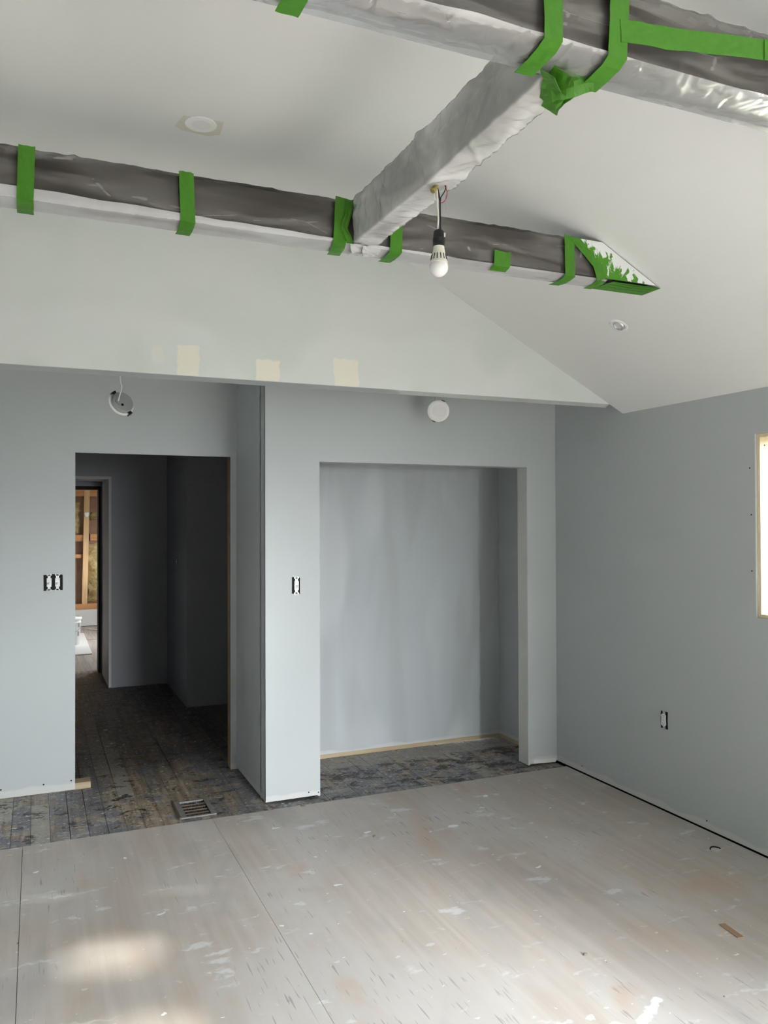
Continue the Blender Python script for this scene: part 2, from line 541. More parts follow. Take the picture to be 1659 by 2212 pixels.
def box(name, x0, x1, y0, y1, z0, z1, mat, parent=None, mtx=None, bevel=0.0):
    bm = bmesh.new()
    add_box(bm, x0, x1, y0, y1, z0, z1, mtx)
    if bevel:
        bmesh.ops.bevel(bm, geom=list(bm.edges), offset=bevel, segments=2, affect='EDGES', profile=0.6)
    return from_bm(name, bm, mat, parent)


def grid_wall(name, axis, t0, t1, u0, u1, z0, z1, holes, mat, parent=None):
    """a slab with rectangular holes: axis 'y' = faces +-Y (u is X), axis 'x' = faces +-X (u is Y)"""
    us = sorted({u0, u1, *[h[0] for h in holes], *[h[1] for h in holes]})
    zs = sorted({z0, z1, *[h[2] for h in holes], *[h[3] for h in holes]})
    us = [u for u in us if u0 <= u <= u1]
    zs = [z for z in zs if z0 <= z <= z1]
    nu, nz = len(us) - 1, len(zs) - 1

    def solid(i, j):
        if not (0 <= i < nu and 0 <= j < nz):
            return False
        cu, cz = (us[i] + us[i + 1]) / 2, (zs[j] + zs[j + 1]) / 2
        return not any(h[0] < cu < h[1] and h[2] < cz < h[3] for h in holes)
    bm = bmesh.new()
    cache = {}

    def V(u, tt, z):
        k = (round(u, 5), round(tt, 5), round(z, 5))
        if k not in cache:
            cache[k] = bm.verts.new((u, tt, z) if axis == 'y' else (tt, u, z))
        return cache[k]
    for i in range(nu):
        for j in range(nz):
            if not solid(i, j):
                continue
            a, b, c, d = us[i], us[i + 1], zs[j], zs[j + 1]
            bm.faces.new([V(a, t0, c), V(b, t0, c), V(b, t0, d), V(a, t0, d)])
            bm.faces.new([V(a, t1, c), V(a, t1, d), V(b, t1, d), V(b, t1, c)])
            for di, dj, e in ((-1, 0, ((a, c), (a, d))), (1, 0, ((b, c), (b, d))), (0, -1, ((a, c), (b, c))), (0, 1, ((a, d), (b, d)))):
                if not solid(i + di, j + dj):
                    (p, q), (r, s) = e
                    bm.faces.new([V(p, t0, q), V(r, t0, s), V(r, t1, s), V(p, t1, q)])
    return from_bm(name, bm, mat, parent)


def prism(name, pts, axis, a, b, mat, parent=None):
    """polygon pts (2-D) extruded from a to b along axis"""
    bm = bmesh.new()

    def P(p, d):
        return {'x': (d, p[0], p[1]), 'y': (p[0], d, p[1]), 'z': (p[0], p[1], d)}[axis]
    A = [bm.verts.new(P(p, a)) for p in pts]
    B = [bm.verts.new(P(p, b)) for p in pts]
    bm.faces.new(A)
    bm.faces.new(B[::-1])
    n = len(pts)
    for i in range(n):
        bm.faces.new([A[i], A[(i + 1) % n], B[(i + 1) % n], B[i]])
    return from_bm(name, bm, mat, parent)


def lathe(name, prof, mat, parent=None, seg=32, mtx=None, smooth=True):
    """prof: list of (radius, height) turned about local Z; mtx places it"""
    bm = bmesh.new()
    rings = []
    for r, h in prof:
        if r < 1e-6:
            rings.append([bm.verts.new((0, 0, h))])
        else:
            rings.append([bm.verts.new((r * math.cos(2 * math.pi * k / seg), r * math.sin(2 * math.pi * k / seg), h)) for k in range(seg)])
    for a, b in zip(rings, rings[1:]):
        for k in range(seg):
            k2 = (k + 1) % seg
            if len(a) == 1 and len(b) == 1:
                continue
            if len(a) == 1:
                bm.faces.new([a[0], b[k], b[k2]])
            elif len(b) == 1:
                bm.faces.new([a[k], b[0], a[k2]])
            else:
                bm.faces.new([a[k], b[k], b[k2], a[k2]])
    if mtx is not None:
        bm.transform(mtx)
    o = from_bm(name, bm, mat, parent, smooth)
    if smooth:
        md = o.modifiers.new('edges', 'EDGE_SPLIT')
        md.split_angle = math.radians(40)
    return o


def tube(name, pts, r, mat, parent=None, seg=8, sub=6, taper=None):
    """round cord through the points (Catmull-Rom)"""
    P = [Vector(p) for p in pts]
    path = []
    for i in range(len(P) - 1):
        p0, p1, p2, p3 = P[max(i - 1, 0)], P[i], P[i + 1], P[min(i + 2, len(P) - 1)]
        for k in range(sub):
            s = k / sub
            path.append(0.5 * ((2 * p1) + (-p0 + p2) * s + (2 * p0 - 5 * p1 + 4 * p2 - p3) * s * s + (-p0 + 3 * p1 - 3 * p2 + p3) * s ** 3))
    path.append(P[-1])
    bm = bmesh.new()
    rings = []
    side = None
    for i, p in enumerate(path):
        d = (path[min(i + 1, len(path) - 1)] - path[max(i - 1, 0)]).normalized()
        if side is None:
            side = d.cross(Vector((0.3, 0.9, 0.2))).normalized()
        side = (side - d * side.dot(d)).normalized()
        up = d.cross(side)
        rr = r if taper is None else r * taper(i / (len(path) - 1))
        rings.append([bm.verts.new(p + rr * (math.cos(2 * math.pi * k / seg) * side + math.sin(2 * math.pi * k / seg) * up)) for k in range(seg)])
    for a, b in zip(rings, rings[1:]):
        for k in range(seg):
            bm.faces.new([a[k], b[k], b[(k + 1) % seg], a[(k + 1) % seg]])
    bm.faces.new(rings[0])
    bm.faces.new(rings[-1][::-1])
    return from_bm(name, bm, mat, parent, True)


def frame_mtx(loc, zdir, xhint):
    z = Vector(zdir).normalized()
    x = Vector(xhint)
    x = (x - z * x.dot(z)).normalized()
    y = z.cross(x)
    return Matrix(((x.x, y.x, z.x, loc[0]), (x.y, y.y, z.y, loc[1]), (x.z, y.z, z.z, loc[2]), (0, 0, 0, 1)))


# ------------------------------------------------------------------ ground outside
tag(box('ground', -40, 40, -40, 50, -0.60, -0.30, 'outside_grass'), 'lawn outside the house', None, None, 'structure')


def blocker_hedge(x0, x1, y, h, label, turn=None):  # unseen masses added to shape the sky light entering the openings
    bm = bmesh.new()
    nx, nz = 60, 12
    g = []
    for j in range(2 * nz + 1):
        row = []
        for i in range(nx + 1):
            x_ = x0 + (x1 - x0) * i / nx
            a_ = math.pi * j / (2 * nz)
            n_ = 1 + 0.18 * noise.fractal(Vector((x_ * 0.6, a_ * 2, y)), 1.0, 2.0, 3)
            row.append(bm.verts.new((x_, y + 1.4 * math.cos(a_) * n_, -0.35 + (h + 0.35) * math.sin(a_) ** 0.6 * n_)))
        g.append(row)
    for j in range(2 * nz):
        for i in range(nx):
            bm.faces.new([g[j][i], g[j][i + 1], g[j + 1][i + 1], g[j + 1][i]])
    if turn is not None:
        bm.transform(turn)
    return tag(from_bm('blocker_hedge', bm, 'leaf_green'), label, 'blocker_hedge')


blocker_hedge(-16, 1.35, -9.0, 6.5, 'tall dark hedge added unseen behind the camera to block sky, left of the gap')
blocker_hedge(3.9, 6.4, -9.0, 6.5, 'tall dark hedge added unseen behind the camera to block sky, right of the gap')
blocker_hedge(-12, 18, 0.0, 2.6, 'dark hedge added unseen beyond the right-hand window to cut sky light', Matrix.Translation((15.0, 0, 0)) @ Matrix.Rotation(math.pi / 2, 4, 'Z'))

# a tree outside the right-hand window: its crown breaks the sunlight into patches
tree = thing('garden_tree', (9.2, 1.3, -0.3), 'leafy tree on the lawn outside the right-hand window', 'tree')
tube('trunk', [(9.2, 1.0, -0.3), (9.25, 1.05, 1.5), (9.15, 1.1, 3.0), (9.2, 1.15, 5.0)], 0.11, 'bark', tree, taper=lambda f: 1 - 0.6 * f)
back = -SUN_DIR
gaps = []
for gx_, gy_, gr_ in ((0.26, 3.21, 0.085), (0.30, 3.08, 0.05), (0.36, 2.68, 0.10), (0.15, 2.60, 0.07)):
    gaps.append((Vector((gx_, gy_, 0.0)), gr_))
rnd = random.Random(3)
bm = bmesh.new()
cnt = 0
while cnt < 4200:
    c_ = Vector((rnd.gauss(9.2, 0.3), rnd.uniform(-0.45, 1.35), rnd.uniform(4.0, 5.5)))
    s_ = rnd.uniform(0.06, 0.13)
    tt_ = c_.z / back.z
    hit = c_ - back * tt_
    if any((hit - gp).length < gr_ + s_ * 0.3 for gp, gr_ in gaps):
        continue
    tj = (2.884 - c_.y) / SUN_DIR.y
    pj = c_ + SUN_DIR * tj
    if 3.05 < pj.x < 3.55 and 1.0 < pj.z < 2.0:
        continue
    cnt += 1
    m_ = Matrix.Translation(c_) @ Matrix.Rotation(rnd.uniform(0, 6.28), 4, 'Z') @ Matrix.Rotation(rnd.uniform(-1.2, 1.2), 4, 'X')
    vs_ = [bm.verts.new(m_ @ Vector(q)) for q in ((-s_, 0, 0), (0, -s_ * 0.5, 0.02), (s_, 0, 0), (0, s_ * 0.5, 0.02))]
    bm.faces.new(vs_)
fo = from_bm('foliage', bm, 'leaf_green', tree)
fo['kind'] = 'stuff'


# ------------------------------------------------------------------ floor
sub = box('floor', XL, XR + 0.16, YB - 0.2, 13.9, -0.20, -0.034, 'subfloor_dark')
tag(sub, 'dark subfloor under the plywood sheets and old boards', None, None, 'structure')


def ply(x0, x1, y0, y1, z=0.0, g=0.0011):
    return box('plywood_sheet', x0 + 0.0009, x1 - g, y0 + g, y1 - g, -0.0125, z, 'plywood', sub)


YE = 4.443
ply(-2.29, -1.28, 2.0, YE)
ply(-2.29, -1.28, YB, 2.0)
ply(-1.28, -0.058, 2.72, YE)
ply(-1.28, -0.058, YB, 2.72)
ply(-0.058, 0.886, 2.01, YE, 0.0006)
ply(-0.058, 0.886, YB, 2.01)
ply(0.886, 2.105, 3.985, YE, -0.0004, -0.0006)
ply(0.886, 2.105, 1.55, 3.985, 0.0, -0.0006)
ply(0.886, 2.105, YB, 1.55)
ply(2.105, 3.219, 2.0, YE - 0.004, 0.0, 0.0)
ply(2.105, 3.219, YB, 2.0, 0.0, 0.0)

# old boards, one mesh for each, scaled from a shared block with soft long edges
bm = bmesh.new()
add_box(bm, -0.5, 0.5, -0.5, 0.5, -1.0, 0.0)
bmesh.ops.recalc_face_normals(bm, faces=bm.faces)
board_me = bpy.data.meshes.new('floor_board')
bm.to_mesh(board_me)
bm.free()
board_me.materials.append(M['old_boards'])
far_me = board_me.copy()
far_me.materials[0] = M['far_boards']


def board(x0, x1, y0, y1, me=board_me, top=-0.010):
    o = bpy.data.objects.new('floor_board', me)
    COL.objects.link(o)
    o.parent = sub
    gx = random.choice((0.0008, 0.0014, 0.0022)) if x0 < 0.2 else random.choice((0.0003, 0.0004, 0.0006, 0.0011))
    o.location = ((x0 + x1) / 2, (y0 + y1) / 2, top + random.uniform(-0.0016, 0.0012))
    o.scale = (x1 - x0 - 2 * gx, y1 - y0 - 0.0016, 0.022)
    o.rotation_euler = (0, 0, random.uniform(-0.0006, 0.0006))


VENT = (0.735, 0.925, 4.525, 4.795)
W0 = 0.0945
rows = []
k = -12
while True:
    xa = -0.022 + W0 * k
    if xa > XR - 0.02:
        break
    xb = min(xa + W0, XR)
    y_end = 9.45 if -1.0 < xa < 2.5 else 5.30
    if xa > 2.2: y_end = 5.30
    y = 4.425
    first = True
    while y < y_end - 0.01:
        L = random.uniform(0.35, 1.25) if first else random.uniform(0.9, 2.3)
        y2 = min(y + L, y_end)
        if y_end - y2 < 0.3:
            y2 = y_end
        # the register sits in a hole in the boards
        if xa < VENT[1] and xb > VENT[0] and y < VENT[3] and y2 > VENT[2]:
            if VENT[2] - y > 0.02:
                board(xa, xb, y, VENT[2])
            if y2 > VENT[3]:
                board(xa, xb, VENT[3], y2)
            else:
                y2 = VENT[3]
            if xa < VENT[0] - 0.004:
                board(xa, VENT[0] - 0.002, VENT[2], VENT[3])
            if xb > VENT[1] + 0.004:
                board(VENT[1] + 0.002, xb, VENT[2], VENT[3])
        else:
            board(xa, xb, y, y2)
        y = y2
        first = False
    k += 1
xa = -0.3
while xa < 1.7:
    y = 9.45
    while y < 13.45:
        y2 = min(y + random.uniform(0.7, 1.9), 13.5)
        if 13.5 - y2 < 0.3: y2 = 13.5
        board(xa, xa + 0.12, y, y2, far_me)
        y = y2
    xa += 0.12

# ------------------------------------------------------------------ walls
S = 'structure'
# right wall: drywall skin over a framed core, a dark gap along the floor
wr = grid_wall('wall_right', 'x', XR, XR + 0.013, YB, YD + 0.013, 0.008, 3.2, [WIN, ADDED_SIDE], 'wall_paint')
tag(wr, 'blue-grey right wall', None, None, S)
grid_wall('wall_framing', 'x', XR + 0.013, XR + 0.15, YB - 0.15, 5.45, -0.034, 3.3, [WIN, ADDED_SIDE], 'dark_gap', wr)
# doorway wall and closet back are one wall
DO = (0.222, 1.178, -1.0, 2.048)
wb = grid_wall('wall_back', 'y', YD, YD + 0.013, XL, XR, -0.006, 2.64, [DO], 'wall_paint')
tag(wb, 'blue-grey back wall with the doorway', None, None, S)
wc = grid_wall('wall_closet_back', 'y', YD - 0.002, YD, 1.33, XR, 0.022, 2.3, [], 'closet_paint')
tag(wc, 'patchily painted grey back wall of the closet', None, None, S)
grid_wall('wall_framing', 'y', YD + 0.013, YD + 0.10, XL, XR, 0.03, 2.64, [(DO[0], DO[1] + 0.012, -1, DO[3] + 0.006)], 'jamb_wood', wb)
grid_wall('hall_side_board', 'y', YD + 0.10, YD + 0.113, XL, XR, 0.0, 2.64, [(DO[0], DO[1] + 0.006, -1, DO[3] + 0.006)], 'hall_paint_shaded', wb)
box('jamb_board', DO[1] + 0.002, DO[1] + 0.012, YD + 0.012, YD + 0.10, -0.01, DO[3], 'jamb_wood', wb)
box('bottom_plate', XL, DO[0] + 0.090, YD + 0.002, YD + 0.098, -0.009, 0.030, 'plate_wood', wb)
box('bottom_plate', 1.33, XR - 0.001, YD - 0.005, YD - 0.0022, -0.009, 0.017, 'plate_wood', wb)
box('closet_side_plate', XR - 0.005, XR, YC + 0.13, YD - 0.005, -0.009, 0.017, 'plate_wood', wr)
for sx_, sz_ in ((-0.187, 0.045), (0.045, 0.046), (0.200, 0.050)):
    lathe('screw_hole', [(0.0, 0.0004), (0.005, 0.0004), (0.005, 0.0)], 'black_box', wb, 10, frame_mtx((sx_, YD, sz_), (0, -1, 0), (1, 0, 0)), False)

# closet front with its wide opening, and its left return
CO = (1.546, 2.998, -1.0, 1.975)
wf = grid_wall('wall_closet_front', 'y', YC, YC + 0.013, 1.216, XR, 0.006, 2.64, [CO], 'wall_paint')
tag(wf, 'blue-grey closet front wall with the wide doorless opening', None, None, S)
box('jamb_lining', CO[1] - 0.0006, CO[1] + 0.013, YC + 0.0004, YC + 0.115, 0.0, CO[3] + 0.013, 'jamb_paint', wf)
box('jamb_lining', CO[0] - 0.013, CO[0], YC + 0.001, YC + 0.115, 0.0, CO[3] + 0.013, 'wall_paint', wf)
box('head_lining', CO[0] - 0.013, CO[1] + 0.013, YC + 0.001, YC + 0.115, CO[3], CO[3] + 0.013, 'wall_paint', wf)
grid_wall('closet_inner_board', 'y', YC + 0.102, YC + 0.115, 1.216, XR, 0.0, 2.64, [(CO[0] - 0.013, CO[1] + 0.013, -1, CO[3] + 0.013)], 'wall_paint', wf)
box('corner_bead', XR - 0.19, XR - 0.012, YC - 0.005, YC - 0.0005, 0.004, 0.030, 'bare_gypsum', wf,
    Matrix.Translation((XR - 0.1, YC, 0.017)) @ Matrix.Rotation(math.radians(3), 4, 'Y') @ Matrix.Translation((-XR + 0.1, -YC, -0.017)))
for sx_, sz_ in ((1.475, 0.030), (1.535, 0.022)):
    lathe('screw_hole', [(0.0, 0.0004), (0.004, 0.0004), (0.004, 0.0)], 'black_box', wf, 10, frame_mtx((sx_, YC, sz_), (0, -1, 0), (1, 0, 0)), False)
ws = box('wall_closet_side', 1.216, 1.229, YC + 0.0005, YD, 0.006, 2.64, 'wall_paint')
tag(ws, 'blue-grey left return of the closet wall', None, None, S)
wi = box('wall_closet_inner', 1.318, 1.331, YC + 0.115, YD - 0.002, 0.0, 2.64, 'wall_paint')
tag(wi, 'inner left side of the closet', None, None, S)
cc = box('ceiling_closet', 1.331, XR, YC + 0.115, YD - 0.002, 2.30, 2.32, 'ceiling_paint')
tag(cc, 'closet ceiling', None, None, S)
for sy_, sz_ in ((4.28, 0.045), (3.23, 0.048)):
    lathe('screw_hole', [(0.0, 0.0004), (0.004, 0.0004), (0.004, 0.0)], 'black_box', wr, 10, frame_mtx((XR, sy_, sz_), (-1, 0, 0), (0, 1, 0)), False)
for sy_, sz_ in ((2.933, 1.876), (2.926, 1.646), (2.925, 1.37)):
    lathe('screw_hole', [(0.0, 0.0004), (0.004, 0.0004), (0.004, 0.0)], 'black_box', wr, 10, frame_mtx((XR, sy_, sz_), (-1, 0, 0), (0, 1, 0)), False)

# left wall, rear wall with the added light opening (behind the camera)
wl = box('wall_left', XL - 0.15, XL, YB - 0.15, 5.4, -0.034, 3.3, 'wall_paint')
tag(wl, 'blue-grey left wall outside the picture', None, None, S)
wq = grid_wall('wall_rear', 'y', YB - 0.15, YB, XL, XR + 0.15, -0.034, 3.3, [ADDED_REAR], 'wall_paint')
tag(wq, 'blue-grey rear wall behind the camera', None, None, S)

# gable over the alcove: follows the slope, bottom is a dropped header
GZ = 2.310
xg = slope_x(GZ)
bm = bmesh.new()
fr_ = [(XL, GZ), (xg, GZ), (slope_x(ZF), ZF), (XL, ZF)]
A = [bm.verts.new((p[0], YG, p[1])) for p in fr_]
bk_ = [(XL, GZ), (3.200, GZ), (slope_x(ZF) + 0.02, ZF + 0.1), (XL, ZF + 0.1)]
B = [bm.verts.new((p[0], 3.995, p[1])) for p in bk_]
bm.faces.new(A); bm.faces.new(B[::-1])
for i in range(4):
    bm.faces.new([A[i], A[(i + 1) % 4], B[(i + 1) % 4], B[i]])
wg = from_bm('wall_gable', bm, 'gable_primer')
tag(wg, 'pale primed gable wall with cream filler patches above the alcove', None, None, S)

# ceilings
hole_l = None
cf = box('ceiling', XL, slope_x(ZF) + 0.02, YB, YG + 0.05, ZF, ZF + 0.05, 'ceiling_paint')
tag(cf, 'flat white ceiling', None, None, S)
x_hi, x_lo = slope_x(ZF), XR + 0.013
cr = prism('ceiling_right', [(x_hi, ZF), (x_lo, slope_z(x_lo)), (x_lo, slope_z(x_lo) + 0.08), (x_hi, ZF + 0.08)], 'y', YB, YG, 'slope_paint')
tag(cr, 'sloping white ceiling falling to the right wall', None, None, S)
ca = box('ceiling_alcove', XL, XR + 0.013, 3.995, 5.40, 2.61, 2.66, 'ceiling_paint')
tag(ca, 'flat alcove ceiling behind the gable', None, None, S)
roof = box('ceiling_roof', XL - 0.2, XR + 0.2, YB - 0.2, 14.2, 3.30, 3.40, 'subfloor_dark')
tag(roof, 'roof over the house', None, None, S)
prism('eave', [(XR + 0.15, 2.44), (XR + 0.60, 2.20), (XR + 0.60, 2.32), (XR + 0.15, 2.56)], 'y', YB - 0.6, 14.2, 'white_plastic', roof)

# hallway beyond the doorway
ch = box('ceiling_hall', -1.3, 2.7, YD + 0.1, 9.45, 2.42, 2.47, 'hall_paint_shaded')
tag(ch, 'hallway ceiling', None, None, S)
FO = (-0.6, 0.660, -1, 2.045)
w1 = grid_wall('wall_hall_far', 'y', 8.39, 8.40, -1.3, 1.235, -0.034, 2.45, [FO], 'hall_paint_shaded')
tag(w1, 'shade-darkened grey far wall of the hallway', None, None, S)
box('casing_edge', 0.660, 0.684, 8.374, 8.39, 0.0, 2.07, 'jamb_paint', w1)
box('casing_edge', -0.6, 0.660, 8.374, 8.39, 2.045, 2.07, 'jamb_paint', w1)
w2 = box('wall_hall_passage', 0.660, 0.673, 8.40, 9.24, -0.034, 2.42, 'hall_paint_shaded')
tag(w2, 'side wall of the short passage to the far room', None, None, S)
c2 = box('ceiling_passage', -0.6, 0.66, 8.40, 9.24, 2.06, 2.10, 'hall_paint_shaded')
tag(c2, 'ceiling of the short passage', None, None, S)
w3 = box('wall_hall_side', 1.222, 1.235, 7.235, 8.39, -0.034, 2.45, 'hall_paint_shaded')
tag(w3, 'shade-darkened grey side wall of the hallway recess', None, None, S)
w4 = box('wall_hall_front', 1.2225, 2.7, 7.222, 7.235, -0.034, 2.45, 'hall_paint_shaded')
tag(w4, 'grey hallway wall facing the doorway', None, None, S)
w5 = box('wall_hall_left', -1.3, -1.2, YD + 0.1, 9.45, -0.03, 2.45, 'hall_paint_shaded')
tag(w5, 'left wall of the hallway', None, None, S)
w6 = box('wall_hall_right', 2.6, 2.7, YD + 0.1, 7.235, -0.03, 2.45, 'hall_paint_shaded')
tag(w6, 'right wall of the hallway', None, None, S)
# dark door frame into the far room
d1 = grid_wall('door_1', 'y', 9.24, 9.42, -0.9, 0.80, -0.01, 2.45, [(-0.5, 0.638, -1, 1.995)], 'hall_paint_shaded')
tag(d1, 'dark frame of the doorway to the bright room', None, None, S)
box('door_jamb', 0.622, 0.645, 9.235, 9.425, 0.0, 2.01, 'dark_frame', d1)
box('door_head', -0.5, 0.622, 9.235, 9.425, 1.975, 2.01, 'dark_frame', d1)
box('strike_plate', 0.6205, 0.622, 9.30, 9.33, 0.92, 0.98, 'grey_metal', d1)

# far room
fl = box('wall_far_left', -1.6, -1.5, 9.42, 13.9, -0.03, 2.6, 'bare_gypsum')
tag(fl, 'left wall of the far room', None, None, S)
fr2 = grid_wall('wall_far_right', 'x', 1.80, 1.90, 9.42, 13.9, -0.03, 2.6, [FRW], 'bare_gypsum')
tag(fr2, 'right wall of the far room with its window', None, None, S)
fr3 = grid_wall('wall_far_near', 'y', 9.421, 9.45, -1.5, 1.80, 0.0, 2.6, [(-0.5, 0.638, -1, 1.995)], 'bare_gypsum')
tag(fr3, 'near wall of the far room', None, None, S)
fr4 = box('ceiling_far', -1.6, 1.9, 9.42, 13.9, 2.6, 2.65, 'bare_gypsum')
tag(fr4, 'ceiling of the far room', None, None, S)
wz = box('wall_far', -1.5, 1.80, 13.60, 13.70, -0.03, 2.6, 'kraft_board')
tag(wz, 'open stud wall of the far room with insulation', None, None, S)
box('drywall_strip', -1.5, 1.8, 13.47, 13.50, 0.0, 0.262, 'bare_gypsum', wz)
box('bottom_plate', -1.5, 1.8, 13.46, 13.60, 0.262, 0.345, 'block_wood', wz)
box('top_plate', -1.5, 1.8, 13.50, 13.60, 2.03, 2.17, 'block_wood', wz)
box('blocking', 0.79, 1.25, 13.51, 13.60, 1.335, 1.435, 'block_wood', wz)
box('blocking', 0.30, 0.71, 13.51, 13.60, 1.325, 1.425, 'block_wood', wz)
box('blocking', 0.30, 0.68, 13.52, 13.60, 1.06, 1.12, 'block_wood', wz)
lean = Matrix.Translation((0.70, 13.5, 0.345)) @ Matrix.Rotation(math.radians(1.2), 4, 'Y') @ Matrix.Translation((-0.70, -13.5, -0.345))
box('stud', 0.664, 0.742, 13.465, 13.59, 0.345, 2.30, 'stud_wood', wz, lean)
for xs in (0.22, 1.25, -0.3):
    box('stud', xs, xs + 0.06, 13.50, 13.60, 0.345, 2.45, 'stud_wood', wz)


def wool(x0, x1, z0, z1, seed):
    bm = bmesh.new()
    nx, nz = 14, 40
    g = []
    for j in range(nz + 1):
        row = []
        for i in range(nx + 1):
            u, v = i / nx, j / nz
            e = min(u, 1 - u, v * 4, (1 - v) * 4)
            d = 0.055 * min(1, e * 6) + 0.05 * noise.fractal(Vector((u * 3 + seed, v * 9, seed)), 1.0, 2.0, 4)
            wob = 0.03 * noise.noise(Vector((v * 8, seed, 0)))
            row.append(bm.verts.new((x0 + (x1 - x0) * u + wob * (1 if u > 0.5 else -1) * (0.5 if 0 < u < 1 else 1), 13.598 - max(0.004, d), z0 + (z1 - z0) * v + 0.04 * noise.noise(Vector((u * 5, seed + 4, v))))))
        g.append(row)
    for j in range(nz):
        for i in range(nx):
            bm.faces.new([g[j][i], g[j][i + 1], g[j + 1][i + 1], g[j + 1][i]])
    return from_bm('insulation_batt', bm, 'glass_wool', wz, True)


wool(0.76, 1.24, 0.36, 1.28, 1.0)
wool(0.77, 1.00, 1.66, 1.78, 5.0)
wool(0.30, 0.64, 1.45, 1.95, 9.0)
tube('wire_end', [(0.955, 13.56, 1.66), (0.975, 13.50, 1.60), (0.972, 13.49, 1.54), (0.95, 13.49, 1.48)], 0.010, 'white_wire', wz)
lathe('wire_cap', [(0, 0.02), (0.03, 0.015), (0.04, 0), (0.03, -0.05), (0, -0.07)], 'white_plastic', wz, 12, Matrix.Translation((0.735, 13.44, 1.76)))
tg = tube('loose_cable', [(0.72, 13.1, 0.0), (0.85, 12.9, 0.002), (1.0, 13.15, 0.002), (1.2, 13.3, 0.002), (1.5, 13.2, 0.002)], 0.010, 'white_wire')
tag(tg, 'white cable lying on the floor of the bright far room', 'cable')

# window in the right wall
w1o = thing('window_1', (XR + 0.08, (WIN[0] + WIN[1]) / 2, WIN[2]), 'window opening in the right wall with bare wood lining', None)
w1o['kind'] = 'structure'
T = 0.018
box('lining_board', XR + 0.014, XR + 0.15, WIN[1] - T, WIN[1], WIN[2], WIN[3], 'buck_wood', w1o)
box('lining_board', XR + 0.014, XR + 0.15, WIN[0], WIN[0] + T, WIN[2], WIN[3], 'buck_wood', w1o)
box('lining_board', XR + 0.014, XR + 0.15, WIN[0] + T, WIN[1] - T, WIN[3] - T, WIN[3], 'buck_wood', w1o)
box('lining_board', XR + 0.014, XR + 0.15, WIN[0] + T, WIN[1] - T, WIN[2], WIN[2] + T, 'buck_wood', w1o)
for yy in (WIN[0] + T, WIN[1] - T - 0.010):
    box('sash_frame', XR + 0.125, XR + 0.148, yy, yy + 0.010, WIN[2] + T, WIN[3] - T, 'white_plastic', w1o)
for zz in (WIN[2] + T, WIN[3] - T - 0.010):
    box('sash_frame', XR + 0.125, XR + 0.148, WIN[0] + T + 0.010, WIN[1] - T - 0.010, zz, zz + 0.010, 'white_plastic', w1o)
box('pane', XR + 0.135, XR + 0.139, WIN[0] + T + 0.008, WIN[1] - T - 0.008, WIN[2] + T + 0.008, WIN[3] - T - 0.008, 'glass_pane', w1o)
for xx, zz in ((XR + 0.045, 1.985), (XR + 0.075, 1.982)):
    lathe('nail_head', [(0.0, 0.0008), (0.004, 0.0008), (0.004, 0.0)], 'black_box', w1o, 10, frame_mtx((xx, WIN[1] - T, zz), (0, -1, 0), (1, 0, 0)), False)


# ------------------------------------------------------------------ wrapped beams
def ribbon(name, pts, wv, width, mat, parent, thick=0.0012, jit=0.0012, seed=0.0, sub=5, taper=None):
    """a strip of tape: centre line pts, width along wv"""
    P = [Vector(p) for p in pts]
    wv = Vector(wv).normalized()
    path = []
    for a, b in zip(P, P[1:]):
        for k in range(sub):
            path.append(a.lerp(b, k / sub))
    path.append(P[-1])
    bm = bmesh.new()
    rows_ = []
    nw = 4
    for i, p in enumerate(path):
        row = []
        for k in range(nw + 1):
            s = (k / nw - 0.5)
            ww = width
            end = 0.0
            if i in (0, len(path) - 1):
                d = (path[1] - path[0]) if i == 0 else (path[-2] - path[-1])
                end = 0.006 * noise.noise(Vector((s * 9, seed, i)))
                row.append(bm.verts.new(p + wv * (s * ww) + d.normalized() * end))
            else:
                j = Vector([noise.noise(Vector((p.x * 30 + seed, p.y * 30 + s * 3, p.z * 30 + 7 * q))) * jit for q in range(3)])
                row.append(bm.verts.new(p + wv * (s * ww) + j))
        rows_.append(row)
    for a, b in zip(rows_, rows_[1:]):
        for k in range(nw):
            bm.faces.new([a[k], a[k + 1], b[k + 1], b[k]])
    o = from_bm(name, bm, mat, parent)
    md = o.modifiers.new('thickness', 'SOLIDIFY')
    md.thickness = thick
    md.offset = 0
    return o


def sheet(name, P, nu, nv, mat, parent, close=False):
    """surface P(u, v) with u, v in 0..1"""
    bm = bmesh.new()
    g = [[bm.verts.new(P(i / nu, j / nv)) for j in range(nv + (0 if close else 1))] for i in range(nu + 1)]
    m = len(g[0])
    for i in range(nu):
        for j in range(m if close else m - 1):
            bm.faces.new([g[i][j], g[i + 1][j], g[i + 1][(j + 1) % m], g[i][(j + 1) % m]])
    return from_bm(name, bm, mat, parent, True)


def wrinkle(x, v, seed, amp):
    return amp * (noise.fractal(Vector((x * 5.0, v * 7.0 + x * 4.0, seed)), 1.0, 2.0, 3) + 0.7 * abs(noise.noise(Vector((x * 14, v * 5 - x * 9, seed + 3)))))


def folds(x, v, seed, amp, n=9, slant=0.5, wide=1.0):
    """a few sharp pleats crossing the sheet at a slant"""
    r_ = random.Random(int(seed * 100))
    h = 0.0
    for k_ in range(n):
        x0_, sl_, w_, a_ = r_.uniform(-0.3, 2.4), r_.uniform(-slant, slant), wide * r_.uniform(0.006, 0.022), r_.uniform(0.3, 1.0)
        d_ = (x - x0_) - sl_ * (v - 0.3)
        h += a_ * math.exp(-(d_ / w_) ** 2)
    # one crease along the face
    h += 0.7 * math.exp(-((v - 0.13 - 0.02 * noise.noise(Vector((x * 3, seed, 0)))) / 0.012) ** 2)
    return amp * h


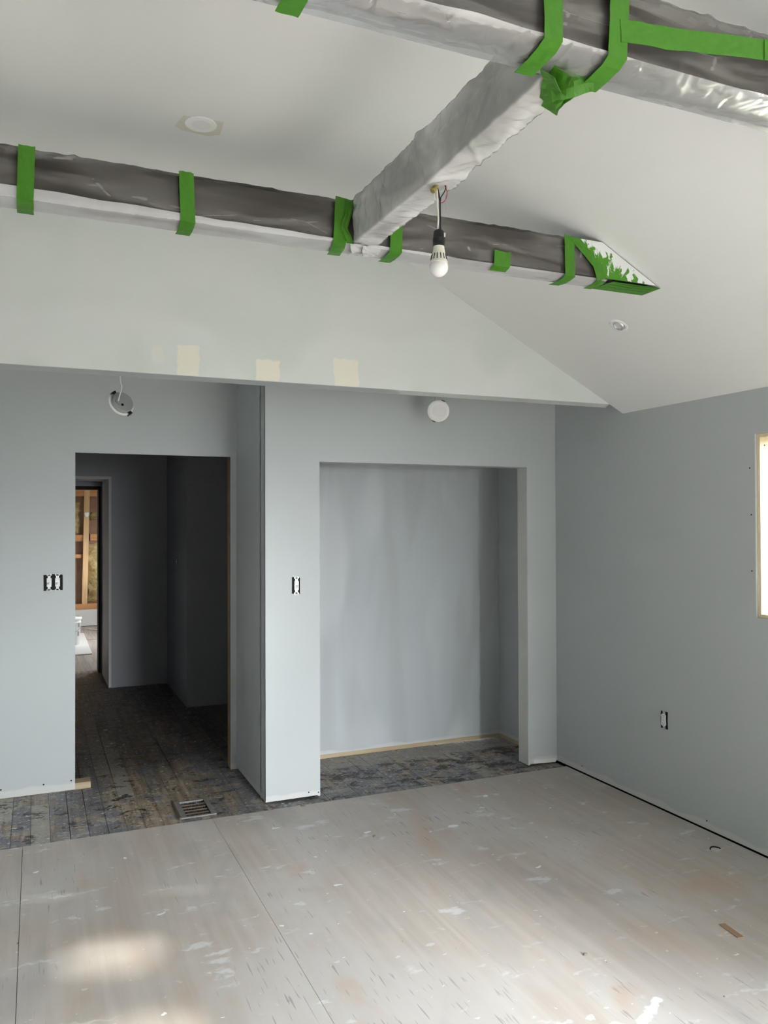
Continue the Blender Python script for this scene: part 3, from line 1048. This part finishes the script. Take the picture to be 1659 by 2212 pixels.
def per_poly(poly, s):
    """point at fraction s of a closed 2-D polyline"""
    n = len(poly)
    Ls = [math.dist(poly[i], poly[(i + 1) % n]) for i in range(n)]
    d = (s % 1.0) * sum(Ls)
    for i in range(n):
        if d <= Ls[i]:
            f = d / Ls[i]
            a, b = poly[i], poly[(i + 1) % n]
            return a[0] + (b[0] - a[0]) * f, a[1] + (b[1] - a[1]) * f
        d -= Ls[i]
    return poly[0]


ZT, ZB = 2.795, 2.646


def cross_beam(y0, y1, seed, label, x_from, lap, flap_mat):
    b = thing('ceiling_beam', ((x_from + 2.3) / 2, (y0 + y1) / 2, ZB), label, 'beam', 'plastic wrapped ceiling beams')
    g = 0.006
    prism('timber', [(x_from, ZB + g), (slope_x(ZB + g) - 0.004, ZB + g), (slope_x(ZT - g) - 0.004, ZT - g), (x_from, ZT - g)], 'y', y0 + g, y1 - g, 'beam_wood', b)
    poly = [(y0, ZT), (y0, ZB), (y1, ZB), (y1, ZT)]
    cy, cz = (y0 + y1) / 2, (ZB + ZT) / 2

    def P(u, v):
        y, z = per_poly(poly, v)
        x = x_from + (slope_x(z) - 0.010 - x_from) * u
        dv = Vector((0, y - cy, z - cz)).normalized()
        a = 0.001 + wrinkle(x, v, seed, 0.0032) + folds(x, v, seed, 0.0035, 26)
        return Vector((x, y, z)) + dv * max(-0.001, a)
    sheet('plastic_film', P, 420, 56, 'film_clear', b, True)

    # loose milky flap under the beam, its front edge lapping up the face in a wavy line
    def Q(u, v):
        x = x_from + (2.22 - x_from) * u
        e = lap(x) + 0.012 * noise.noise(Vector((x * 2.6, seed, 1.0))) + 0.005 * noise.noise(Vector((x * 8, seed, 3.0)))
        e = max(0.0008, e)
        # path: from e above the bottom front edge, round under to the back edge
        tot = e + (y1 - y0)
        d = v * tot
        bul = 0.002 + 0.010 * (0.5 + 0.5 * noise.noise(Vector((x * 4, seed + 5, v * 2)))) * math.sin(math.pi * min(1, v * 1.1))
        w_ = wrinkle(x, v * 0.5, seed + 11, 0.0016)
        if d < e:
            return Vector((x, y0 - 0.0125 - w_ * 0.3, ZB - 0.008 + (e - d)))
        s = (d - e) / (y1 - y0)
        return Vector((x, y0 - 0.0125 + (y1 - y0 + 0.018) * s, ZB - 0.0100 - bul * math.sin(math.pi * min(1, max(0, s))) - w_))
    sheet('plastic_flap', Q, 170, 12, flap_mat, b)
    return b


yA0, yA1 = 2.764, 2.858
beamA = cross_beam(yA0, yA1, 2.0, 'plastic-wrapped beam crossing below the gable, its right end buried in the slope', -2.3, lambda x: max(0.0, min(0.036, 0.030 - 0.020 * x)), 'film_milky')
yB0, yB1 = 1.420, 1.528
beamB = cross_beam(yB0, yB1, 6.0, 'nearest plastic-wrapped beam, crossing the top of the picture', -2.3, lambda x: 0.002, 'film_haze')


def wrap_tape(b, y0, y1, xt, xb, seed, w=0.049, zt=ZT + 0.004, zlow=ZB - 0.020, yend=None, front_only=False, mat='green_tape', xe=None):
    yf = y0 - 0.0160
    ye = (y1 + 0.006) if yend is None else yend
    pts = [(xt, yf, zt), ((xt + xb) / 2, yf - 0.001, (zt + zlow) / 2), (xb, yf, zlow + 0.004)]
    if not front_only:
        xe = xb if xe is None else xe
        pts += [((xb * 0.75 + xe * 0.25), y0 + 0.012, zlow - 0.003), ((xb + xe) / 2, (y0 + ye) / 2, zlow - 0.005), (xe, ye, zlow - 0.001)]
    return ribbon('tape_strip', pts, (1, 0, 0), w, mat, b, seed=seed)


wrap_tape(beamA, yA0, yA1, -0.027, -0.032, 1)
wrap_tape(beamA, yA0, yA1, 0.464, 0.470, 2)
wrap_tape(beamA, yA0, yA1, 1.022, 1.012, 3, xe=1.03)
ribbon('tape_strip', [(1.052, yA0 - 0.018, ZT), (1.046, yA0 - 0.022, 2.74), (1.030, yA0 - 0.019, 2.69), (1.055, yA0 - 0.017, ZB - 0.010)], (1, 0.15, 0.1), 0.030, 'green_tape', beamA, jit=0.004, seed=4)
wrap_tape(beamA, yA0, yA1, 1.240, 1.238, 5, zt=2.735)
wrap_tape(beamA, yA0, yA1, 1.702, 1.698, 6, w=0.074, zt=2.690, yend=yA0 + 0.030)
wrap_tape(beamA, yA0, yA1, 2.024, 2.026, 7, zt=slope_z(2.05) - 0.02 if slope_z(2.05) < ZT else ZT + 0.002)
ribbon('tape_strip', [(2.050, yA0 - 0.0175, ZT - 0.004), (2.110, yA0 - 0.0185, 2.735), (2.165, yA0 - 0.0175, 2.69), (2.185, yA0 - 0.0165, ZB - 0.014)], (1, 0, 0.25), 0.046, 'green_tape', beamA, jit=0.002, seed=8)
ribbon('tape_strip', [(2.185, yA0 - 0.014, ZB - 0.018), (2.190, yA0 + 0.03, ZB - 0.023), (2.198, yA1 + 0.005, ZB - 0.018)], (1, 0, 0), 0.040, 'green_tape', beamA, jit=0.002, seed=9)
# the buried end: tape smeared with filler on the face, bright tape underneath
fx = yA0 - 0.0140
bm = bmesh.new()
xs = [2.135, 2.20]
pl = [(2.075, ZT - 0.002), (slope_x(ZT) - 0.004, ZT - 0.002), (slope_x(ZB) - 0.004, ZB - 0.004), (2.200, ZB - 0.004), (2.185, 2.70)]
prism('end_tape', pl, 'y', fx - 0.0015, fx, 'smeared_tape', beamA)
prism('end_tape_underside', [(2.245, fx - 0.001), (slope_x(ZB - 0.0135) - 0.006, fx - 0.001), (slope_x(ZB - 0.0135) - 0.006, yA1 + 0.006), (2.225, yA1 + 0.006)], 'z', ZB - 0.0150, ZB - 0.0135, 'green_tape', beamA)
for q in range(3):
    yy = fx + 0.018 + 0.030 * q
    ribbon('tape_strip', [(2.24 + 0.012 * q, yy, ZB - 0.0150), (2.36, yy + 0.004, ZB - 0.0165), (2.49, yy + 0.001, ZB - 0.0150)], (0, 1, 0.06), 0.034, 'green_tape', beamA, jit=0.0025, seed=20 + q)

wrap_tape(beamB, yB0, yB1, 0.462, 0.455, 11, w=0.048)
wrap_tape(beamB, yB0, yB1, 0.995, 0.997, 12, w=0.046, xe=1.006)
wrap_tape(beamB, yB0, yB1, 1.172, 1.164, 13, w=0.050, xe=1.180)
ribbon('tape_strip', [(1.172, yB0 - 0.0180, 2.690), (1.30, yB0 - 0.0165, 2.704), (1.45, yB0 - 0.016, 2.726), (1.62, yB0 - 0.0165, 2.750), (1.86, yB0 - 0.016, 2.772)], (0, 0, 1), 0.050, 'green_tape', beamB, jit=0.002, seed=14)
ribbon('tape_strip', [(1.60, yB0 - 0.0185, 2.745), (1.75, yB0 - 0.0185, 2.752), (1.92, yB0 - 0.0185, 2.756)], (0, 0, 1), 0.048, 'green_tape', beamB, jit=0.002, seed=15)

# ridge-wise beam joining the two, cloudy film, tape showing through from beneath
lx0, lx1 = 1.069, 1.157
bl = thing('ceiling_beam', ((lx0 + lx1) / 2, (yB1 + yA0) / 2, ZB), 'cloudy plastic-wrapped beam running between the two crossing beams, carrying the bulb', 'beam', 'plastic wrapped ceiling beams')
g = 0.010
box('timber', lx0 + g, lx1 - g, yB1 + 0.012, yA0 - 0.018, ZB + g, ZT - g, 'beam_wood', bl)
poly = [(lx0, ZT), (lx0, ZB), (lx1, ZB), (lx1, ZT)]


def PL(u, v):
    y = yB1 + 0.012 + (yA0 - 0.016 - yB1 - 0.012) * u
    x, z = per_poly(poly, v)
    dv = Vector((x - (lx0 + lx1) / 2, 0, z - (ZB + ZT) / 2)).normalized()
    a = wrinkle(y * 1.6, v, 21.0, 0.006) + folds((y - 1.5) * 1.9, v, 21.0, 0.0055, 12, 2.6, 2.4)
    low = max(0.0, (ZB + 0.03 - z) / 0.03)
    sag = 0.020 * low * (0.55 + 0.45 * noise.noise(Vector((y * 3.0, 4.0, 1.0)))) * math.sin(math.pi * u) ** 0.5
    return Vector((x, y, z - sag)) + dv * max(0.0, 0.002 + a)


sheet('plastic_film', PL, 260, 64, 'film_cloudy', bl, True)
for i_, (yy, sl) in enumerate(((2.62, 0.05), (1.83, 0.10), (2.12, -0.05), (1.70, 0.02))):
    xs_ = lx0 + 0.0045
    ribbon('tape_under_film', [(xs_, yy, ZT - 0.012), (xs_, yy + sl * 0.5, 2.72), (xs_, yy + sl, ZB + 0.012)], (0, 1, 0), 0.05, 'green_tape', bl, jit=0.0, seed=30 + i_)
    if i_ < 2:
        ribbon('tape_under_film', [(lx0 + 0.012, yy + sl, ZB + 0.0055), (lx1 - 0.01, yy + sl, ZB + 0.0055)], (0, 1, 0), 0.05, 'green_tape', bl, jit=0.0, seed=40 + i_)
# crumpled tape where it meets the near beam
J = [((1.045, 1.500, ZB - 0.024), (1.085, 1.535, ZB - 0.026), (1.125, 1.610, ZB - 0.026), 0.050),
     ((1.075, 1.478, ZB - 0.028), (1.10, 1.53, ZB - 0.030), (1.150, 1.640, ZB - 0.024), 0.046),
     ((1.170, 1.495, ZB - 0.020), (1.135, 1.520, ZB - 0.027), (1.10, 1.560, ZB - 0.030), 0.044),
     ((1.150, 1.540, ZB - 0.020), (1.150, 1.585, ZB - 0.024), (1.158, 1.640, ZB - 0.018), 0.030)]
for i_, (a, b_, c_, ww) in enumerate(J):
    dd = Vector(c_) - Vector(a)
    ribbon('tape_strip', [a, b_, c_], (-dd.y, dd.x, 0.12), ww, 'green_tape', bl, jit=0.006, seed=50 + i_)
ribbon('tape_strip', [(1.036, 1.536, ZB - 0.010), (1.062, 1.548, ZB + 0.004)], (0.5, 1, 0.3), 0.028, 'green_tape', bl, jit=0.003, seed=60)
# film bunched where it meets the far beam
for i_, (a, b_, c_) in enumerate((((1.085, 2.735, ZB - 0.012), (1.11, 2.78, ZB - 0.022), (1.10, 2.845, ZB - 0.022)),
                                  ((1.13, 2.735, ZB - 0.012), (1.15, 2.77, ZB - 0.022), (1.17, 2.825, ZB - 0.020)))):
    ribbon('film_tail', [a, b_, c_], (1, 0.1, 0.2), 0.075, 'film_milky', bl, thick=0.0004, jit=0.008, seed=70 + i_)

# ------------------------------------------------------------------ bulb on its pigtail
bx, by = 1.112, 2.156
bulb = thing('hanging_bulb', (bx, by, 2.355), 'white LED bulb in a black pigtail socket hanging from the wrapped beam', 'light bulb')
I = Matrix.Translation
lathe('socket', [(0, 2.494), (0.013, 2.494), (0.016, 2.490), (0.0165, 2.470), (0.0180, 2.469), (0.0180, 2.458), (0.0165, 2.457), (0.0180, 2.455), (0.0180, 2.446), (0, 2.446)], 'black_plastic', bulb, 28, I((bx, by, 0)))
lathe('bulb_collar', [(0, 2.4455), (0.0165, 2.4455), (0.0172, 2.438), (0.0185, 2.430), (0.0245, 2.404), (0.0275, 2.396), (0, 2.396)], 'bulb_shell', bulb, 36, I((bx, by, 0)))
bm = bmesh.new()
for k in range(14):
    a = 2 * math.pi * k / 14
    m_ = I((bx, by, 2.409)) @ Matrix.Rotation(a, 4, 'Z') @ I((0.0235, 0, 0)) @ Matrix.Rotation(math.radians(-13), 4, 'Y')
    add_box(bm, -0.0008, 0.0012, -0.0011, 0.0011, -0.0055, 0.0125, m_)
from_bm('cooling_slots', bm, 'black_plastic', bulb)
dome = [(0.0285 * math.cos(t_), 2.383 + 0.0285 * math.sin(t_)) for t_ in [math.radians(a_) for a_ in (27, 10, -5, -20, -35, -50, -65, -80)]] + [(0, 2.3545)]
lathe('bulb_dome', [(0.0272, 2.397)] + dome, 'bulb_dome', bulb, 40, I((bx, by, 0)))
lathe('socket_label', [(0.0170, 2.486), (0.0170, 2.474)], 'white_plastic', bulb, 8, I((bx, by, 0)) @ Matrix.Rotation(0.2, 4, 'Z') @ I((0.0, 0, 0))).scale = (1, 1, 1)
bpy.data.objects.remove([o for o in bulb.children if o.name.startswith('socket_label')][0])
box('socket_tag', bx + 0.0135, bx + 0.0175, by - 0.010, by - 0.006, 2.474, 2.486, 'white_plastic', bulb)
rv = R_
o_ = Vector((bx, by, 0))


def bp(r, z, d=0.0):
    return o_ + rv * r + Vector((F_.x, F_.y, 0)) * d + Vector((0, 0, z))


tube('white_lead', [bp(-0.004, 2.638), bp(-0.004, 2.60), bp(-0.0035, 2.57), bp(-0.001, 2.53), bp(-0.005, 2.490)], 0.0030, 'white_wire', bulb)
tube('black_lead', [bp(-0.004, 2.625), bp(0.001, 2.605), bp(0.004, 2.58), bp(0.0045, 2.53), bp(0.006, 2.490)], 0.0026, 'black_plastic', bulb)
tube('black_lead', [bp(0.004, 2.575), bp(0.008, 2.595), bp(0.018, 2.612), bp(0.022, 2.628), bp(0.012, 2.648)], 0.0018, 'black_plastic', bulb)
tube('red_lead', [bp(0.005, 2.578), bp(0.014, 2.580), bp(0.022, 2.59), bp(0.026, 2.61), bp(0.018, 2.632), bp(0.010, 2.646)], 0.0014, 'red_wire', bulb)
tube('grey_lead', [bp(0.026, 2.612), bp(0.0225, 2.60), bp(0.021, 2.575), bp(0.023, 2.556)], 0.0011, 'grey_metal', bulb)
tube('red_lead', [bp(-0.004, 2.615), bp(-0.001, 2.603), bp(0.002, 2.590)], 0.0016, 'red_wire', bulb)
lathe('wire_nut', [(0, 0.014), (0.005, 0.012), (0.008, 0.0), (0.0095, -0.014), (0, -0.016)], 'brass', bulb, 16, I(bp(-0.010, 2.622)) @ Matrix.Rotation(0.7, 4, 'Y'))
tube('twine', [bp(-0.014, 2.612), bp(-0.012, 2.594), bp(-0.004, 2.581), bp(0.004, 2.585), bp(0.010, 2.594)], 0.0011, 'white_wire', bulb)


# ------------------------------------------------------------------ downlights
def puck(loc, zdir, xhint, label, group, back=False):
    """slim LED downlight: local +Z is the lens side"""
    t_ = thing('downlight', loc, label, 'ceiling light', group)
    m_ = frame_mtx(loc, zdir, xhint)
    R = 0.066
    lathe('trim_ring', [(R * 0.60, 0.004), (R * 0.64, 0.0055), (R * 0.80, 0.006), (R * 0.97, 0.003), (R, 0.0), (R, -0.003), (R * 0.84, -0.004)], 'white_plastic', t_, 48, m_)
    lathe('lens', [(R * 0.61, 0.0042), (R * 0.50, 0.0034), (0, 0.0032)], 'lens_white', t_, 48, m_)
    lathe('back_can', [(R * 0.84, -0.004), (R * 0.84, -0.022), (R * 0.80, -0.026), (0, -0.026)], 'grey_metal', t_, 40, m_)
    for s in (1, -1):
        bm_ = bmesh.new()
        mm_ = m_ @ Matrix.Rotation(0.0 if s > 0 else math.pi, 4, 'Z')
        add_box(bm_, R * 0.80, R * 1.02, -0.010, 0.010, -0.016, -0.012, mm_)
        add_box(bm_, R * 0.98, R * 1.05, -0.011, 0.011, -0.016, 0.007, mm_)
        from_bm('spring_clip', bm_, 'black_plastic', t_)
    return t_, m_


view = Vector((0.392, 4.25, 2.214)) - Vector((0, 0, 1.62))
vn = view.normalized()
nb = (-vn) * 0.70 + (R_ * 0.70 + U_ * 0.72) * 0.71          # where its back points
l1 = (0.393, 4.25, 2.215)
pk, pm = puck(l1, -nb, R_ * 0.72 - U_ * 0.70, 'white downlight dangling by its cable above the doorway, metal back showing', 'loose downlights hanging under the alcove ceiling')
jb = pm @ Vector((-0.018, 0.018, -0.026))
lathe('cable_clamp', [(0.016, -0.026), (0.016, -0.032), (0, -0.033)], 'grey_metal', pk, 20, pm @ I((-0.010, 0.026, 0)))
box('knockout', -0.006, 0.006, -0.006, 0.006, -0.0275, -0.0255, 'black_box', pk, pm @ I((0.012, 0.018, 0)) @ Matrix.Rotation(0.3, 4, 'Z'))
cs = pm @ Vector((-0.012, 0.028, -0.030))
tube('cable', [cs, cs + Vector((0.006, -0.004, 0.03)), cs + Vector((0.016, 0.004, 0.075)), cs + Vector((0.010, 0.01, 0.12)), (cs.x + 0.012, cs.y + 0.02, 2.612)], 0.0032, 'white_wire', pk)

l2 = Vector((2.2105, 4.30, 2.2785))
v2 = (l2 - Vector((0, 0, 1.62))).normalized()
pk2, pm2 = puck(l2, -v2 + Vector((0, 0, -0.08)), R_ * 0.42 + U_ * 0.90, 'round white downlight hanging loose in front of the closet wall, lens facing out', 'loose downlights hanging under the alcove ceiling')
cs = pm2 @ Vector((0.0, 0.0, -0.030))
tube('cable', [cs, cs + Vector((0.012, 0.03, 0.0)), cs + Vector((0.01, 0.05, 0.05)), cs + Vector((0.0, 0.04, 0.11)), (cs.x, cs.y + 0.04, 2.612)], 0.0032, 'white_wire', pk2)

# flush downlight in the flat ceiling, with the unpainted square around it
fl_ = thing('downlight', (0.568, 3.015, ZF), 'flush round downlight in the flat ceiling inside a beige unpainted square', 'ceiling light')
md_ = frame_mtx((0.562, 3.012, ZF), (0, 0, -1), (1, 0, 0))
R = 0.0585
lathe('trim_ring', [(R * 0.60, 0.004), (R * 0.66, 0.0055), (R * 0.80, 0.006), (R * 0.97, 0.004), (R, 0.001), (R, -0.001)], 'white_plastic', fl_, 48, md_)
lathe('lens', [(R * 0.62, 0.0042), (R * 0.50, 0.0032), (0, 0.0030)], 'lens_white', fl_, 48, md_)
prism('unpainted_square', [(0.493, 2.972), (0.638, 2.964), (0.645, 3.07), (0.600, 3.095), (0.50, 3.085), (0.474, 3.060)], 'z', ZF - 0.0006, ZF + 0.002, 'unpainted_board', fl_)

# recessed gimbal light in the slope
nl = Vector((SL, 0, -1)).normalized() * 1.0
nl = Vector((-0.4614, 0, -0.8872))
pc = Vector((2.619, 3.164, slope_z(2.619)))
gl_ = thing('downlight', pc, 'small recessed eyeball downlight in the sloping ceiling', 'ceiling light')
mg = frame_mtx(pc, nl, (0, 1, 0))
lathe('trim_ring', [(0.030, 0.0020), (0.034, 0.0035), (0.040, 0.0035), (0.046, 0.0015), (0.0475, 0.0)], 'white_plastic', gl_, 40, mg)
mg2 = mg @ I((0, 0, 0.000)) @ Matrix.Rotation(math.radians(14), 4, 'X')
lathe('eyeball', [(0.0300, 0.001), (0.0285, 0.006), (0.024, 0.009), (0.0215, 0.009), (0.019, 0.0025), (0, 0.002)], 'zinc', gl_, 36, mg2)
lathe('reflector', [(0.0190, 0.0030), (0, 0.0028)], 'lens_white', gl_, 30, mg2)


# ------------------------------------------------------------------ switches and outlet
def gang(name, loc, zdir, xdir, n, label, cat):
    t_ = thing(name, loc, label, cat)
    m_ = frame_mtx(loc, zdir, xdir)             # local z out of the wall, local x along it, local y up
    wd_ = 0.048 * n + 0.006 * (n > 1) + 0.006
    bm_ = bmesh.new()
    # ragged cut-out showing the box
    pts = []
    for (a, b_) in ((-1, -1), (0, -1), (1, -1), (1, 0), (1, 1), (0, 1), (-1, 1), (-1, 0)):
        pts.append((a * wd_ / 2 + random.uniform(-0.002, 0.002), b_ * 0.048 + random.uniform(-0.003, 0.003)))
    A_ = [bm_.verts.new(m_ @ Vector((p[0], p[1], 0.0012))) for p in pts]
    B_ = [bm_.verts.new(m_ @ Vector((p[0], p[1], -0.004))) for p in pts]
    bm_.faces.new(A_)
    for i in range(8):
        bm_.faces.new([A_[i], A_[(i + 1) % 8], B_[(i + 1) % 8], B_[i]])
    from_bm('wall_box', bm_, 'black_box', t_)
    return t_, m_


def switch(t_, m_, ox):
    mm = m_ @ I((ox, 0, 0))
    bm_ = bmesh.new()
    add_box(bm_, -0.008, 0.008, -0.048, 0.048, 0.0015, 0.0030, mm)
    add_box(bm_, -0.014, 0.014, 0.041, 0.050, 0.0015, 0.0030, mm)
    add_box(bm_, -0.014, 0.014, -0.050, -0.041, 0.0015, 0.0030, mm)
    y_ = from_bm('yoke', bm_, 'zinc', t_)
    b_ = box('switch_body', -0.0135, 0.0135, -0.026, 0.026, 0.0030, 0.0062, 'white_plastic', t_, mm, 0.001)
    bm_ = bmesh.new()
    add_box(bm_, -0.0055, 0.0055, -0.0125, 0.0125, 0.0060, 0.0066, mm)
    from_bm('toggle_slot', bm_, 'zinc', b_)
    box('toggle', -0.0038, 0.0038, -0.006, 0.006, 0.0060, 0.0185, 'white_plastic', b_, mm @ Matrix.Rotation(math.radians(24), 4, 'X'), 0.001)
    for s in (1, -1):
        lathe('screw', [(0, 0.0045), (0.003, 0.0042), (0.0034, 0.0028)], 'grey_metal', y_, 10, mm @ I((0, 0.0385 * s, 0)))


t_, m_ = gang('light_switch', (0.098, YD, 1.258), (0, -1, 0), (1, 0, 0), 2, 'double light switch without a cover plate beside the doorway', 'light switch')
switch(t_, m_, -0.0235)
switch(t_, m_, 0.0235)
t_, m_ = gang('light_switch', (1.401, YC, 1.246), (0, -1, 0), (1, 0, 0), 1, 'single light switch without a cover plate on the closet wall', 'light switch')
switch(t_, m_, 0.001)
box('wall_box_edge', 0.024, 0.0275, -0.046, 0.049, 0.0, 0.0016, 'bare_gypsum', t_, m_)
t_, m_ = gang('light_switch', (1.222, 7.745, 1.253), (-1, 0, 0), (0, -1, 0), 1, 'small dark switch opening on the hallway side wall', 'light switch')
switch(t_, m_, 0.0)

t_, m_ = gang('power_outlet', (XR, 3.535, 0.506), (-1, 0, 0), (0, -1, 0), 1, 'white duplex power outlet without a cover plate low on the right wall', 'outlet')
bm = bmesh.new()
add_box(bm, -0.010, 0.010, -0.052, 0.052, 0.0015, 0.0028, m_)
from_bm('yoke', bm, 'zinc', t_)
oc = []
for k in range(40):
    a = 2 * math.pi * k / 40
    s_ = 1 if math.sin(a) >= 0 else -1
    oc.append((0.0185 * math.cos(a) * (1.0), s_ * 0.0185 + 0.0165 * math.sin(a)))
bm = bmesh.new()
ol = [(max(-0.0172, min(0.0172, p[0])), p[1]) for p in oc]
ol2 = []
for p in ol:
    ol2.append(p)
A_ = [bm.verts.new(m_ @ Vector((p[0] * (0.86 if abs(p[1]) < 0.0186 else 1), p[1], 0.0085))) for p in ol2]
B_ = [bm.verts.new(m_ @ Vector((p[0] * (0.86 if abs(p[1]) < 0.0186 else 1), p[1], 0.0028))) for p in ol2]
bm.faces.new(A_)
for i in range(40):
    bm.faces.new([A_[i], A_[(i + 1) % 40], B_[(i + 1) % 40], B_[i]])
face = from_bm('outlet_face', bm, 'white_plastic', t_)
for s in (1, -1):
    for dx, hh in ((-0.0062, 0.0042), (0.0062, 0.0036)):
        box('slot', dx - 0.0010, dx + 0.0010, s * 0.0195 - hh + 0.003, s * 0.0195 + hh + 0.003, 0.0083, 0.0088, 'label_grey', face, m_)
    lathe('ground_hole', [(0, 0.0088), (0.0024, 0.0088), (0.0024, 0.0083)], 'label_grey', face, 10, m_ @ I((0, s * 0.0195 - 0.0075, 0)))
lathe('screw', [(0, 0.0094), (0.003, 0.0090), (0.0032, 0.0082)], 'grey_metal', face, 10, m_)

# ------------------------------------------------------------------ floor register
v0, v1, v2_, v3 = VENT
rg = thing('floor_register', ((v0 + v1) / 2, (v2_ + v3) / 2, -0.01), 'grey metal floor register set in the old boards by the closet wall', 'floor vent')
box('duct', v0 + 0.004, v1 - 0.004, v2_ + 0.004, v3 - 0.004, -0.032, -0.030, 'black_box', rg)
zt_ = -0.0035
box('frame', v0 - 0.002, v0 + 0.030, v2_, v3, -0.0115, zt_, 'register_metal', rg, None, 0.0012)
box('frame', v1 - 0.022, v1 + 0.004, v2_, v3, -0.0115, zt_, 'register_metal', rg, None, 0.0012)
box('frame', v0 + 0.030, v1 - 0.022, v2_, v2_ + 0.018, -0.0115, zt_ - 0.0005, 'register_metal', rg)
box('frame', v0 + 0.030, v1 - 0.022, v3 - 0.010, v3, -0.0115, zt_ - 0.0005, 'register_metal', rg)
box('raised_edge', v0 - 0.012, v0 - 0.004, v2_ - 0.015, v3 + 0.015, -0.0100, 0.006, 'register_fin', rg)
ny, nx = 5, 11
ya, yb = v2_ + 0.018, v3 - 0.010
xa, xb = v0 + 0.030, v1 - 0.022
for j in range(1, ny):
    yy = ya + (yb - ya) * j / ny
    box('cross_bar', xa, xb, yy - 0.0022, yy + 0.0022, -0.022, -0.0060, 'register_fin', rg)
bm = bmesh.new()
add_box(bm, -0.0012, 0.0012, -0.5, 0.5, -0.010, 0.0)
bmesh.ops.recalc_face_normals(bm, faces=bm.faces)
fin_me = bpy.data.meshes.new('fin')
bm.to_mesh(fin_me); bm.free()
fin_me.materials.append(M['register_fin'])
for j in range(ny):
    for i in range(nx):
        o = bpy.data.objects.new('fin', fin_me)
        COL.objects.link(o)
        o.parent = rg
        o.matrix_parent_inverse = Matrix.Translation(rg.location).inverted()
        o.location = (xa + (xb - xa) * (i + 0.5) / nx, ya + (yb - ya) * (j + 0.5) / ny, -0.0130)
        o.scale = (1, (yb - ya) / ny - 0.005, 1)
        o.rotation_euler = (0, math.radians(18), 0)

# ------------------------------------------------------------------ things in the far room
bk = thing('bucket', (0.405, 11.47, -0.01), 'white plastic bucket with a printed label in the bright far room', 'bucket')
lathe('body', [(0, 0.0), (0.128, 0.0), (0.132, 0.006), (0.146, 0.29), (0.152, 0.292), (0.152, 0.30), (0.147, 0.302), (0.148, 0.335), (0.154, 0.337), (0.154, 0.345), (0.147, 0.346)], 'bucket_white', bk, 40, I((0.405, 11.47, -0.01)))
lathe('lid', [(0.158, 0.335), (0.160, 0.350), (0.154, 0.364), (0.144, 0.366), (0.140, 0.358), (0, 0.358)], 'bucket_white', bk, 40, I((0.405, 11.47, -0.01)))
for zz0, zz1, a0, a1 in ((0.225, 0.285, -42, -24), (0.11, 0.17, -44, -30)):
    bm = bmesh.new()
    col_ = []
    for i in range(7):
        a = math.radians(a0 + (a1 - a0) * i / 6)
        ra, rb = 0.133 + 0.014 * zz0 / 0.29 + 0.001, 0.133 + 0.014 * zz1 / 0.29 + 0.001
        col_.append((bm.verts.new((0.405 + ra * math.cos(a), 11.47 + ra * math.sin(a), zz0)), bm.verts.new((0.405 + rb * math.cos(a), 11.47 + rb * math.sin(a), zz1))))
    for p, q in zip(col_, col_[1:]):
        bm.faces.new([p[0], q[0], q[1], p[1]])
    from_bm('printed_label', bm, 'label_grey', bk)
hd = [(0.405 + 0.158 * math.cos(a), 11.47 + 0.158 * math.sin(a) * 0.9, 0.28 - 0.12 * math.sin(max(0, min(math.pi, (a + math.pi / 2 + 1.5))))) for a in [math.radians(d) for d in range(-176, 0, 16)]]
tube('handle', hd, 0.003, 'grey_metal', bk)
ds = prism('drywall_offcut', [(0.10, 10.55), (0.640, 10.60), (0.648, 12.6), (0.10, 12.7)], 'z', -0.0085, 0.004, 'bare_gypsum')
bk.location.z = 0.004
for o in bk.children:
    pass
tag(ds, 'flat pale drywall offcut lying under the bucket in the far room', 'drywall')

# ------------------------------------------------------------------ bits on the floor
wsx = tube('wire_scrap', [(3.046, 3.030, 0.003), (3.064, 3.046, 0.003), (3.084, 3.047, 0.003), (3.097, 3.032, 0.003), (3.099, 3.018, 0.003)], 0.0030, 'dark_gap')
tag(wsx, 'short bent dark wire scrap on the plywood by the right wall', 'wire')
cm = I((2.520, 2.402, 0.0)) @ Matrix.Rotation(math.radians(-8), 4, 'Z')
chp = box('wood_chip', -0.014, 0.014, -0.055, 0.055, 0.0005, 0.0035, 'chip_wood', None, cm, 0.001)
tag(chp, 'thin brown wood sliver on the plywood at the lower right', 'wood chip')


def crumb(name, loc, r, mat, label, cat, seed):
    bm = bmesh.new()
    bmesh.ops.create_icosphere(bm, subdivisions=2, radius=r)
    for v in bm.verts:
        k = 1 + 0.5 * noise.noise(v.co * (1.4 / r) + Vector((seed, 0, 0)))
        v.co = Vector((v.co.x * k * 1.2, v.co.y * k, max(-r * 0.35, v.co.z * k * 0.6)))
    bm.transform(I((loc[0], loc[1], loc[2] + r * 0.35)))
    return tag(from_bm(name, bm, mat), label, cat)


crumb('mortar_crumb', (1.400, 4.435, 0.0), 0.012, 'masonry_crumb', 'brown crumb of rubble at the plywood edge below the closet pillar', 'rubble', 1.0)
crumb('debris_chip', (1.885, 2.490, 0.0), 0.007, 'masonry_crumb', 'tiny dark debris chip in the middle of the plywood floor', 'rubble', 4.0)
crumb('debris_chip', (1.60, 3.85, 0.0), 0.008, 'masonry_crumb', 'dark debris chip on the plywood in front of the closet', 'rubble', 6.0)
